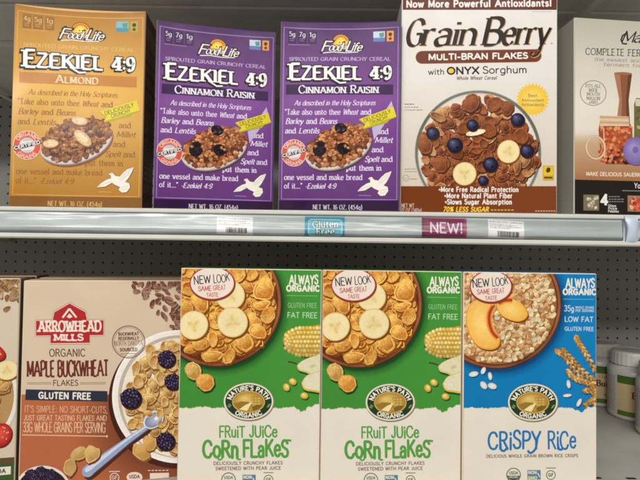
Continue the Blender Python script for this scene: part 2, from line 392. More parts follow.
class Sheet:
    """flat artwork of one carton face: sheet coordinates (x right, y down, as on the printer's sheet) -> metres on the face"""
    def __init__(self, quad, W, H, D, inset=.0012, top_in=None):
        ti = inset if top_in is None else top_in
        self.m = homography(quad, [(-W / 2, H), (W / 2, H), (-W / 2, 0), (W / 2, 0)])
        self.lim = (-W / 2 + inset, W / 2 - inset, inset, H - ti); self.y0 = -D / 2 - .00015; self.items = []; self.sag = None
    def part(self): return Art(self)
class Art:
    DZ = 5e-6                 # one layer of ink; a layer only rises over what it overlaps
    def __init__(self, sheet):
        self.s = sheet; self.V = []; self.F = []; self.Cc = []; self.g0 = 0; self.high = 1
    def up(self, k=1):
        V = self.V[self.g0:]
        if V:
            b = (min(v[0] for v in V), max(v[0] for v in V), min(v[2] for v in V), max(v[2] for v in V)); lv = 0
            for c in self.s.items:
                if c[4] > lv and c[0] < b[1] and c[1] > b[0] and c[2] < b[3] and c[3] > b[2]: lv = c[4]
            for i in range(self.g0, len(self.V)): v = self.V[i]; self.V[i] = (v[0], v[1] - (lv + 1) * self.DZ, v[2])
            self.s.items.append((*b, lv + self.high)); self.g0 = len(self.V)
        self.high = k
    def poly(self, pts, cols, dz=0., raw=False):
        if not isinstance(cols[0], (tuple, list)): cols = [cols] * len(pts)
        m = self.s.m; x0, x1, z0, z1 = self.s.lim
        P = []
        for p, c in zip(pts, cols):
            u, v = (p if raw else m(p[0], p[1])); P.append((u, v, *c))
        us = [p[0] for p in P]; vs = [p[1] for p in P]
        if min(us) < x0 or max(us) > x1 or min(vs) < z0 or max(vs) > z1:
            for ax, lo, hi in ((0, x0, x1), (1, z0, z1)):
                for sg in (1, -1):
                    if P: P = clip_poly(P, lo, hi, ax, sg)
            if len(P) < 3: return
        b = len(self.V); y = self.s.y0 - dz
        for p in P: self.V.append((p[0], y, p[1])); self.Cc.append(p[2:])
        self.F.append(tuple(range(b, b + len(P))))
    def grid(self, x0, y0, x1, y1, nx, ny, fn):
        self.up()
        for j in range(ny):
            for i in range(nx):
                q = [(i, j + 1), (i + 1, j + 1), (i + 1, j), (i, j)]
                self.poly([(x0 + (x1 - x0) * a / nx, y0 + (y1 - y0) * b / ny) for a, b in q], [fn(a / nx, b / ny) for a, b in q])
    def shape(self, pts, col): self.up(); self.poly(pts[::-1], col)
    def ell(self, cx, cy, rx, ry, col, rot=0, n=36, edge=None, hx=0, hy=0, rings=1):
        """filled ellipse; with edge colour it grades from (offset) centre to the edge"""
        self.up(); c, s = cos(rot), sin(rot)
        def P(r, i):
            t = 2 * pi * i / n; ox, oy = hx * (1 - r), hy * (1 - r)
            x, y = rx * (r * cos(t) + ox), ry * (r * sin(t) + oy)
            return (cx + x * c - y * s, cy + x * s + y * c)
        if edge is None:
            self.poly([P(1, -i) for i in range(n)], col); return
        cf = edge if callable(edge) else (lambda r: mixc(col, edge, r))
        for k in range(rings):
            r0, r1 = k / rings, (k + 1) / rings
            for i in range(n):
                if k == 0: self.poly([P(0, 0), P(r1, i + 1), P(r1, i)], [cf(0), cf(r1), cf(r1)])
                else: self.poly([P(r0, i), P(r0, i + 1), P(r1, i + 1), P(r1, i)], [cf(r0), cf(r0), cf(r1), cf(r1)])
    def ring(self, cx, cy, rx, ry, w, col, n=64, rot=0, fn=None, a0=0, a1=2 * pi):
        self.up(); c, s = cos(rot), sin(rot)
        def P(r, t):
            x, y = (rx + r) * cos(t), (ry + r) * sin(t); return (cx + x * c - y * s, cy + x * s + y * c)
        for i in range(n):
            t0, t1 = a0 + (a1 - a0) * i / n, a0 + (a1 - a0) * (i + 1) / n
            if fn:
                for k in range(4):
                    r0, r1 = -w / 2 + w * k / 4, -w / 2 + w * (k + 1) / 4
                    self.poly([P(r0, t0), P(r0, t1), P(r1, t1), P(r1, t0)], [fn(k / 4, t0), fn(k / 4, t1), fn((k + 1) / 4, t1), fn((k + 1) / 4, t0)])
            else: self.poly([P(-w / 2, t0), P(-w / 2, t1), P(w / 2, t1), P(w / 2, t0)], col)
    def line(self, pts, w, col, closed=False):
        self.up()
        F = dict(w=w, thin=w, phi=0, cap='flat', serif=1)
        for q in ribbon(pts, closed, F, 1, 0): self.poly(q[::-1], col)
    def text(self, txt, x0, y0, x1, y1, h, F, col, extra=0., off=(0, 0), seed=3):
        """baseline from (x0,y0) to (x1,y1), capitals h high"""
        wpx = hypot(x1 - x0, y1 - y0); ca, sa = (x1 - x0) / wpx, (y1 - y0) / wpx
        st_, tot = text_polys(txt, F, wpx / h, extra, seed)
        kx = (wpx / h) / tot
        self.up(); self.high = 4
        for k, polys in st_:
            for q in polys:
                self.poly([(x0 + off[0] + (px * kx * ca + py * sa) * h, y0 + off[1] + (px * kx * sa - py * ca) * h) for px, py in q], col, dz=k * 2e-6)
        self.up()
    def ctext(self, txt, cx, y, w, h, F, col, slope=0., **k):
        self.text(txt, cx - w / 2, y - slope * w / 2, cx + w / 2, y + slope * w / 2, h, F, col, **k)
    def arc(self, txt, cx, cy, rx, ry, a0, a1, h, F, col, inner=False):
        """letters along an ellipse from angle a0 to a1 (degrees, 0 = right, 90 = top); inner = read from below"""
        n = 200; T = [radians(a0 + (a1 - a0) * i / n) for i in range(n + 1)]
        P = [(cx + rx * cos(t), cy - ry * sin(t)) for t in T]; S = [0]
        for i in range(n): S.append(S[-1] + hypot(P[i + 1][0] - P[i][0], P[i + 1][1] - P[i][1]))
        st_, tot = text_polys(txt, F, S[-1] / h); kx = S[-1] / tot
        self.up(); self.high = 4
        def at(px, py):
            d = px * kx; i = 0
            i = max(0, min(n - 1, int(d / S[-1] * n)))
            while i < n - 1 and S[i + 1] < d: i += 1
            while i > 0 and S[i] > d: i -= 1
            t = (d - S[i]) / (S[i + 1] - S[i]); dx, dy = P[i + 1][0] - P[i][0], P[i + 1][1] - P[i][1]; l = hypot(dx, dy)
            return (P[i][0] + dx * t + dy / l * py * h, P[i][1] + dy * t - dx / l * py * h)
        for k, polys in st_:
            for q in polys: self.poly([at(*p) for p in q], col, dz=k * 2e-6)
        self.up()
    # ---- printed food
    @staticmethod
    def scatter(cx, cy, rad, step, rng, jit=.45):
        """even but irregular spots over a disc, in random painting order"""
        out = []; k = int(rad / step) + 2
        for j in range(-k, k + 1):
            for i in range(-k, k + 1):
                x = (i + .5 * (j % 2) + rng.uniform(-jit, jit)) * step; y = (j * .87 + rng.uniform(-jit, jit)) * step
                if hypot(x, y) < rad: out.append((cx + x, cy + y))
        rng.shuffle(out); return out
    def flake(self, x, y, r, lo, hi, rng, asp=.75, shadow=None, rim=1.12, n=18):
        rot = rng.uniform(0, pi); A = [rng.uniform(0, 6.28) for _ in range(4)]; B = [rng.uniform(0, 1) for _ in range(4)]
        def rad(t): return 1 + .1 * B[0] * sin(2 * t + A[0]) + .11 * B[1] * sin(3 * t + A[1]) + .06 * B[2] * sin(5 * t + A[2]) + .03 * sin(8 * t + A[3])
        c, s = cos(rot), sin(rot); tone = rng.uniform(.88, 1.08); cu = rng.choice((-1, 1)); vein = rng.uniform(0, 6.28)
        def P(k, rr, ox=0, oy=0):
            t = 2 * pi * k / n; q = rr * rad(t); a, b = r * q * cos(t), r * asp * q * sin(t)
            return (x + a * c - b * s + ox, y + a * s + b * c + oy)
        if shadow:
            self.up(); self.poly([P(-k, 1.05, r * .1, r * .17) for k in range(n)], shadow)
        self.up()
        def shade(k, rr):
            t = 2 * pi * k / n; w = t + rot
            d = (-cos(w) * .55 - sin(w) * .83) * min(1, rr)
            v = .5 + .5 * cu * d * (1.4 if rr < .85 else .25) + .1 * sin(vein + 5 * rr + 3 * t)
            if rr > .85: v += (.35 if d * cu < 0 else .05) * (rim - .9) * 3
            v += rng.uniform(-.13, .13)
            col = mixc(lo, hi, max(0, min(1.15, v)))
            return mul(col, tone * (.93 if rr > .97 else 1) * (.88 + .12 * (d > 0)))
        rs = (0, .3, .58, .8, .92, 1.)
        cc = {(k, j): shade(k, rs[j]) for j in range(1, 6) for k in range(n)}
        for k in range(n):
            k2 = (k + 1) % n
            self.poly([P(0, 0), P(k2, rs[1]), P(k, rs[1])], [mul(mixc(lo, hi, .5), tone), cc[k2, 1], cc[k, 1]])
            for j in (1, 2, 3, 4):
                self.poly([P(k, rs[j]), P(k2, rs[j]), P(k2, rs[j + 1]), P(k, rs[j + 1])], [cc[k, j], cc[k2, j], cc[k2, j + 1], cc[k, j + 1]])
        if r > 4.5:           # curled lip and creases
            k0 = rng.randrange(n); m = rng.randrange(5, 9); q = rng.uniform(.62, .8)
            self.line([P(k0 + i, q + .1 * sin(pi * i / m)) for i in range(m + 1)], r * .09, mul(lo, .85 * tone)); self.line([P(k0 + i, q + .1 + .1 * sin(pi * i / m)) for i in range(m + 1)], r * .1, mul(hi, 1.1 * tone))
            for _ in range(2):
                k0 = rng.randrange(n); self.line([P(k0, rng.uniform(.1, .3)), P(k0 + rng.choice((-1, 1)), .5), P(k0, .72)], r * .06, mul(mixc(lo, hi, rng.random()), .85))
    def ball(self, x, y, rx, ry, hi, base, dark, rot=0, n=14):
        def cf(r): return mixc(hi, base, min(1, r / .45)) if r < .45 else mixc(base, dark, (r - .45) / .55)
        self.ell(x, y, rx, ry, hi, rot, n, edge=cf, hx=-.35, hy=-.4, rings=3)
    def banana(self, x, y, rx, ry=None, rot=0):
        ry = ry or rx
        a, b, d = C3(236, 218, 165), C3(222, 190, 118), C3(196, 150, 70)
        self.ell(x + rx * .08, y + rx * .1, rx * 1.04, ry * 1.04, C3(120, 70, 25), rot, 28)
        self.ell(x, y, rx, ry, b, rot, 32)
        def cf(r): return a if r > .55 else mixc(C3(226, 200, 130), a, r / .55)
        self.ell(x, y, rx * .93, ry * .93, a, rot, 32, edge=cf, rings=3)
        rr = random.Random(int(x * 7 + y))
        for k in range(3):
            t = rot + k * 2 * pi / 3 + .5
            self.ell(x + rx * .26 * cos(t), y + ry * .26 * sin(t), rx * .27, ry * .13, mixc(C3(226, 200, 130), C3(212, 178, 104), .45), t, 14, edge=mixc(a, C3(226, 200, 130), .7), rings=2)
        for q in range(16):
            t = rot + rr.randrange(3) * 2 * pi / 3 + .5 + rr.uniform(-.3, .3); w = rr.uniform(.1, .5)
            self.ell(x + rx * w * cos(t), y + ry * w * sin(t), rx * .045, ry * .03, mixc(a, d, rr.uniform(.3, .7)), t, 7)
    def drupe(self, x, y, r, rng):
        self.ell(x + r * .1, y + r * .15, r * 1.05, r * 1.02, C3(60, 40, 30), 0, 22)
        self.ell(x, y, r, r * .95, C3(26, 18, 32), 0, 22)
        for k in range(26):
            t = k * 2.4; q = r * .9 * sqrt(k / 26)
            self.ball(x + q * cos(t), y + q * sin(t), r * .22, r * .22, C3(150, 140, 170) if rng.random() < .45 else C3(90, 80, 110), C3(52, 38, 66), C3(22, 14, 30), n=8)
    def build(self, name, parent, material=None):
        if not self.F: return None
        self.up()
        V = self.V
        if self.s.sag:
            V = [self.s.sag(v) for v in V]
        return mesh_obj(name, V, self.F, material or (M_PHOTO if name in ('cereal_picture', 'bran_flakes_picture', 'corn_flakes_picture', 'flakes_picture', 'loose_flakes_picture', 'seed_picture') else M_SOFT if 'picture' in name else M_INK), parent, self.Cc)

# ------------------------------------------------------------------ cartons
def carton(root, W, H, D, front, side, top, crease=.001, tilt=.5, worn_sheen=None, flap=True):
    """folded board carton: front panel with a creased (sagging) top fold, sides, back, top flaps with an open seam"""
    V = []; F = []; Cc = []
    def face(pts, col):
        b = len(V); V.extend(pts); Cc.extend([col] * len(pts) if not isinstance(col[0], tuple) else col); F.append(tuple(range(b, b + len(pts))))
    r = .0011; n = 14
    yf, yb = -D / 2, D / 2; xl, xr = -W / 2, W / 2
    worn_sheen = worn_sheen or mul(front, 1.15)
    xs = [xl + r + (W - 2 * r) * i / n for i in range(n + 1)]
    def cz(x):
        t = (x - xl) / W; return r + crease * (4 * t * (1 - t)) ** .8
    for a, b in zip(xs, xs[1:]):
        face([(a, yf, r), (b, yf, r), (b, yf, H - cz(b)), (a, yf, H - cz(a))], front)
        face([(a, yf, H - cz(a)), (b, yf, H - cz(b)), (b, yf + cz(b) * tilt, H - .0003), (a, yf + cz(a) * tilt, H - .0003)], top if crease > .0015 else worn_sheen)
        face([(a, yf + cz(a) * tilt, H - .0003), (b, yf + cz(b) * tilt, H - .0003), (b, -.0008, H), (a, -.0008, H)], top)
        face([(a, yf, r), (a, yf + r, 0), (b, yf + r, 0), (b, yf, r)], worn_sheen)
        face([(a, .0008, H - .0007), (b, .0008, H - .0007), (b, yb - r, H - .0007), (a, yb - r, H - .0007)], top)
        face([(a, -.0008, H), (b, -.0008, H), (b, .0008, H - .0007), (a, .0008, H - .0007)], mul(top, .8))
    for sx, x in ((-1, xl), (1, xr)):
        xi = x - sx * r
        q = [(x, yf + r, r), (x, yb - r, r), (x, yb - r, H - r), (x, yf + r, H - r)]
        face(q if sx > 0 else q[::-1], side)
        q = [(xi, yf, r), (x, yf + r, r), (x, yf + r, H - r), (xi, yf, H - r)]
        face(q if sx > 0 else q[::-1], worn_sheen)
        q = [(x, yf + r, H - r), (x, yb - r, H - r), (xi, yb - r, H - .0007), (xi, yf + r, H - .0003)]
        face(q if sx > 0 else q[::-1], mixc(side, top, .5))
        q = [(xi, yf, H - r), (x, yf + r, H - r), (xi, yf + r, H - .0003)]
        face(q if sx > 0 else q[::-1], worn_sheen)
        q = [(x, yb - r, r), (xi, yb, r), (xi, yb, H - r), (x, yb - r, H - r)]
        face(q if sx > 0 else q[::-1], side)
    face([(xr - r, yb, r), (xl + r, yb, r), (xl + r, yb, H - r), (xr - r, yb, H - r)], front)
    face([(xl + r, yb - r, H - .0007), (xr - r, yb - r, H - .0007), (xr - r, yb, H - r), (xl + r, yb, H - r)], top)
    face([(xl + r, yf + r, 0), (xl + r, yb, r), (xr - r, yb, r), (xr - r, yf + r, 0)], side)
    return mesh_obj('carton', V, F, M_CARD, root, Cc)

def place(x, y, yaw, W, D, z):
    return (x + cos(yaw) * W / 2 - sin(yaw) * D / 2, y + sin(yaw) * W / 2 + cos(yaw) * D / 2, z)
# ------------------------------------------------------------------ the setting: back panels, two shelves
def build_setting():
    YB = 1.265
    t = thing('pegboard_panel', (0, YB, -.6), 0, 'dark grey perforated pegboard wall behind the shelves', 'pegboard')
    bm = bmesh.new(); add_box(bm, -1.6, 1.6, 0, .006, -.2, 1.6)
    bm_obj('perforated_board', bm, board_mat('pegboard_grey', C3(158, 157, 150), True), t)
    def shelf(z, label, yf, deep):
        s = thing('steel_shelf', (0, yf, z), 0, label, 'shelf')
        bm = bmesh.new(); add_box(bm, -1.6, 1.6, .0035, deep, -.0215, 0, .001); 
        bm_obj('deck', bm, M_DECK, s)
        # folded stiffening channels and end brackets under the deck
        bm = bmesh.new(); add_box(bm, -1.6, 1.6, .285, .33, -.0335, -.0233, .002); bm_obj('stiffening_channel', bm, M_UNDER, s)
        bm = bmesh.new(); add_box(bm, -1.6, 1.6, .14, .165, -.0285, -.0233, .002); bm_obj('stiffening_channel', bm, M_UNDER, s)
        for x in (-.812, .407):
            bm = bmesh.new(); add_box(bm, x - .0015, x + .0015, .02, deep - .004, -.0415, -.0340, .0008); add_box(bm, x + .0016, x + .012, .02, deep - .004, -.0415, -.0400, .0004); bm_obj('end_bracket', bm, M_UNDER, s)
        bm = bmesh.new(); add_box(bm, -1.6, 1.6, .006, deep - .001, -.0232, -.0218); bm_obj('deck_underside', bm, M_UNDER, s)
        # rounded front lip with returned bottom edge
        pr = [(.003, -.0003), (.0015, -.0001), (.0, -.0008), (-.0012, -.0024), (-.0012, -.0050), (-.0002, -.0062), (.0030, -.0066), (.0030, -.0345), (-.0010, -.0350), (-.0030, -.0366), (-.0032, -.0400), (-.0018, -.0418), (.0032, -.0421)]
        extrude_profile('front_lip', pr, -1.6, 1.6, M_STEEL, s, smooth=False)
        return s
    shelf(.4212, 'topmost steel shelf overhead, seen from below above the upper cartons', .637, .628)
    s = shelf(ZU, 'middle grey steel shelf with a ticket rail along its front edge', .637, .628)
    # ticket rail: grey extruded backing, clear bulging cover, milky end clip
    rail = mat('rail_backing_plastic', C3(186, 190, 189), .3, .4, bump=.03, bscale=12, vary=.06)
    nt = rail.node_tree
    cover = bpy.data.materials.new('rail_clear_cover'); cover.use_nodes = True; nt = cover.node_tree
    nt.nodes.remove(nt.nodes['Principled BSDF'])
    tr = nt.nodes.new('ShaderNodeBsdfTransparent'); tr.inputs[0].default_value = (.93, .95, .95, 1)
    gl = nt.nodes.new('ShaderNodeBsdfGlossy'); gl.inputs['Roughness'].default_value = .22
    fr = nt.nodes.new('ShaderNodeFresnel'); fr.inputs['IOR'].default_value = 1.55
    tc = nt.nodes.new('ShaderNodeTexCoord'); mp = nt.nodes.new('ShaderNodeMapping'); mp.inputs['Scale'].default_value = (5, 40, 40)
    nz = nt.nodes.new('ShaderNodeTexNoise'); nz.inputs['Scale'].default_value = 1.6; nz.inputs['Detail'].default_value = 2
    bp = nt.nodes.new('ShaderNodeBump'); bp.inputs['Strength'].default_value = .22; bp.inputs['Distance'].default_value = .01
    mx = nt.nodes.new('ShaderNodeMixShader')
    nt.links.new(tc.outputs['Object'], mp.inputs[0]); nt.links.new(mp.outputs[0], nz.inputs['Vector']); nt.links.new(nz.outputs['Fac'], bp.inputs['Height'])
    nt.links.new(bp.outputs[0], gl.inputs['Normal']); nt.links.new(bp.outputs[0], fr.inputs['Normal'])
    nt.links.new(fr.outputs[0], mx.inputs[0]); nt.links.new(tr.outputs[0], mx.inputs[1]); nt.links.new(gl.outputs[0], mx.inputs[2])
    nt.links.new(mx.outputs[0], nt.nodes['Material Output'].inputs['Surface'])
    def bulge(t, d0, h):         # t 0 top .. 1 bottom
        return (.0012 - d0 - h * (sin(pi * t ** 2.8) * .8 + .2 * sin(pi * t)), -.0072 - .0268 * t)
    for x0, x1 in ((-1.2, .3985), (.4185, 1.2)):
        back = [bulge(i / 14, .0002, .0024) for i in range(15)] + [(.0028, -.0340), (.0028, -.0072)]
        extrude_profile('price_rail', back, x0, x1, rail, s, smooth=False)
        out = [bulge(i / 20, .0024, .0046) for i in range(21)]
        inn = [bulge(i / 20, .0018, .0046) for i in range(21)][::-1]
        extrude_profile('rail_cover', out, x0, x1, cover, s, closed=False, smooth=True, nx=24)
    # end clip
    pr = [(.0020, -.0015)] + [(.0005 - .0062 * sin(pi * min(1, i / 9)) ** .6, -.0015 - .0385 * i / 9) for i in range(10)] + [(.0020, -.0400)]
    V = []; F = []; n = len(pr); nx = 8
    for i in range(nx + 1):
        u = i / nx
        k = (1 - abs(2 * u - 1) ** 2.5) * .8 + .2
        for j, (y, z) in enumerate(pr):
            V.append((.3995 + .0185 * u + .007 * (.5 - abs(j / (n - 1) - .5)) * (1 - u), -.0012 + y * k, z))
    for i in range(nx):
        for j in range(n - 1): F.append((i * n + j, i * n + j + 1, (i + 1) * n + j + 1, (i + 1) * n + j))
    F.append(tuple(range(n))); F.append(tuple(range(nx * n, nx * n + n))[::-1])
    mesh_obj('end_clip', V, F, M_CLIP, s, smooth=True)
    # lower shelf with slots punched near the front of the deck
    s2 = shelf(ZL, 'lower pale steel shelf under the corn flakes cartons and jars', .625, .64)
    # punched slots: dark pattern in the deck's own material
    dm = M_DECK.copy(); dm.name = 'slotted_deck_steel'; nt = dm.node_tree; b = nt.nodes['Principled BSDF']
    src = b.inputs['Base Color'].links[0].from_socket
    tc = nt.nodes.new('ShaderNodeTexCoord'); sp = nt.nodes.new('ShaderNodeSeparateXYZ'); nt.links.new(tc.outputs['Object'], sp.inputs[0])
    def M(op, a, bv=0.):
        m = nt.nodes.new('ShaderNodeMath'); m.operation = op
        nt.links.new(a, m.inputs[0])
        if isinstance(bv, float): m.inputs[1].default_value = bv
        else: nt.links.new(bv, m.inputs[1])
        return m.outputs[0]
    ux = M('PINGPONG', M('ADD', sp.outputs['X'], .9892 + .0254), .0254)
    ux = M('MAXIMUM', M('SUBTRACT', ux, .005), 0.)
    uy = M('SUBTRACT', sp.outputs['Y'], .0875)
    dd = M('ADD', M('POWER', ux, 2.), M('POWER', M('ABSOLUTE', uy), 2.))
    mk = M('LESS_THAN', dd, .0028 ** 2)
    mx = nt.nodes.new('ShaderNodeMix'); mx.data_type = 'RGBA'; nt.links.new(mk, mx.inputs['Factor']); nt.links.new(src, mx.inputs['A']); mx.inputs['B'].default_value = (.006, .006, .006, 1)
    nt.links.new(mx.outputs['Result'], b.inputs['Base Color'])
    for c in s2.children:
        if c.name.startswith('deck'): c.data.materials[0] = dm
    return s

# ------------------------------------------------------------------ shelf-edge tags (curved paper behind the clear cover)
PXM = .635 / FPX
def edge_tag(x0, x1, t0, t1, tilt, art, name, label, cat, group=None):
    """tag lies on the bulging rail; art(d) draws in unit coordinates (0..1 across, 0..1 down)"""
    cx = (x0 + x1) / 2
    root = thing(name, (cx, .637, ZU - .0072 - .0268 * t1), 0, label, cat, group)
    w = x1 - x0; zb = -.0268 * t1
    def P(u, v, k):
        t = t0 + (t1 - t0) * v + tilt * (u - .5)
        t = min(1., max(0., t)); y = .0012 - .0006 - .0024 * (sin(pi * t ** 2.8) * .8 + .2 * sin(pi * t)) - k
        return ((u - .5) * w, y, -.0268 * t - zb)
    state = {'z': 0.}
    class D:
        def __init__(s): s.V = []; s.F = []; s.C = []
        def rect(s, u0, v0, u1, v1, col, n=8):
            state['z'] += .00001
            for j in range(n):
                b = len(s.V)
                a, c = v0 + (v1 - v0) * j / n, v0 + (v1 - v0) * (j + 1) / n
                for p in ((u0, c), (u1, c), (u1, a), (u0, a)): s.V.append(P(*p, state['z'])); s.C.append(col)
                s.F.append((b, b + 1, b + 2, b + 3))
        def rrect(s, u0, v0, u1, v1, r, col):
            """rounded rectangle cut into horizontal strips"""
            state['z'] += .00001; ru = r; rv = r * w / (.0268 * (t1 - t0)); n = 14
            vs = [v0 + (v1 - v0) * i / n for i in range(n + 1)]
            def ins(v):
                d = min(v - v0, v1 - v)
                return 0 if d >= rv else ru * (1 - sqrt(max(0, 1 - ((rv - d) / rv) ** 2)))
            for a, c in zip(vs, vs[1:]):
                b = len(s.V)
                for p in ((u0 + ins(c), c), (u1 - ins(c), c), (u1 - ins(a), a), (u0 + ins(a), a)): s.V.append(P(*p, state['z'])); s.C.append(col)
                s.F.append((b, b + 1, b + 2, b + 3))
        def text(s, txt, u0, v, u1, h, F, col, extra=0., slope=0.):
            state['z'] += .00001; asp = w / (.0268 * (t1 - t0))
            W_ = (u1 - u0) * asp / h; stx, tot = text_polys(txt, F, W_, extra)
            for k, polys in stx:
                for q0 in polys:
                    for jj in range(-4, 14):
                        q = clip_poly(clip_poly(q0, jj * .1, 9, 1, 1), -9, jj * .1 + .1, 1, -1) if q0 else []
                        if len(q) < 3: continue
                        b = len(s.V)
                        for px, py in q: s.V.append(P(u0 + px / tot * (u1 - u0), v - py * h + slope * px / tot, state['z'] + k * 4e-6)); s.C.append(col)
                        s.F.append(tuple(range(b, b + len(q))))
            state['z'] += .00002
        def build(s, nm): return mesh_obj(nm, s.V, s.F, M_PAPER, root, s.C)
    art(D)
    return root
F_SERIFT = st(.18, .1, serif=.08, gap=.2)
def price_art(seed):
    def f(D):
        rr = random.Random(seed); ink = C3(70, 66, 70)
        d = D(); d.rect(0, 0, 1, 1, C3(244, 242, 240)); d.build('paper')
        d = D()
        for v, a, b, h in ((.08, .05, .55, .05), (.08, .62, .95, .05), (.24, .05, .8, .04), (.33, .05, .9, .035), (.42, .05, .6, .035)):
            u = a
            while u < b:
                q = rr.uniform(.02, .06); d.rect(u, v, min(b, u + q), v + h, mixc(C3(244, 242, 240), ink, rr.uniform(.3, .7)), 2); u += q + rr.uniform(.012, .03)
        d.build('small_print')
        d = D(); u = .26
        while u < .84:
            q = rr.choice((.008, .008, .015, .022)); d.rect(u, .6, u + q, .9, C3(40, 38, 42), 4); u += q + rr.choice((.008, .012, .018))
        d.build('barcode')
    return f
def gluten_art(D):
    d = D(); d.rect(0, 0, 1, 1, C3(52, 150, 172)); d.rrect(.085, .13, .945, 1., .07, C3(205, 232, 235)); d.rrect(.105, .17, .925, .97, .06, C3(92, 186, 204)); d.build('card')
    d = D()
    for tx, u0, v, u1, sl in (('Gluten', .2, .56, .83, -.03), ('Free', .3, .93, .74, -.03)):
        d.text(tx, u0, v, u1, .33, F_SERIFT, C3(40, 78, 92), .17, slope=sl); d.text(tx, u0, v, u1, .33, F_SERIFT, C3(240, 244, 240), 0, slope=sl)
    d.build('lettering')
def new_art(D):
    d = D(); d.rect(0, 0, 1, 1, C3(142, 38, 88)); d.rect(.0, 0, .06, 1, C3(120, 28, 72)); d.rect(.94, 0, 1, 1, C3(170, 60, 108)); d.build('card')
    d = D(); d.text('NEW!', .19, .74, .9, .5, F_SANS, C3(238, 226, 232), -.01); d.build('lettering')
def build_tags():
    X = lambda px: (px - 320) * PXM
    edge_tag(X(216.3), X(252.5), .1, .98, .05, price_art(1), 'price_tag', 'white barcode price tag on the rail under the left purple carton', 'price tag', 'white price tags on the shelf rail')
    edge_tag(X(304.5), X(344.5), .04, 1., 0, gluten_art, 'shelf_talker', 'teal Gluten Free card clipped in the shelf rail', 'shelf card')
    edge_tag(X(422), X(467), .03, 1., .02, new_art, 'shelf_talker', 'magenta NEW! card clipped in the shelf rail', 'shelf card')
    edge_tag(X(488.5), X(524.5), .1, 1., .1, price_art(5), 'price_tag', 'white barcode price tag on the rail beside the magenta NEW! card', 'price tag', 'white price tags on the shelf rail')

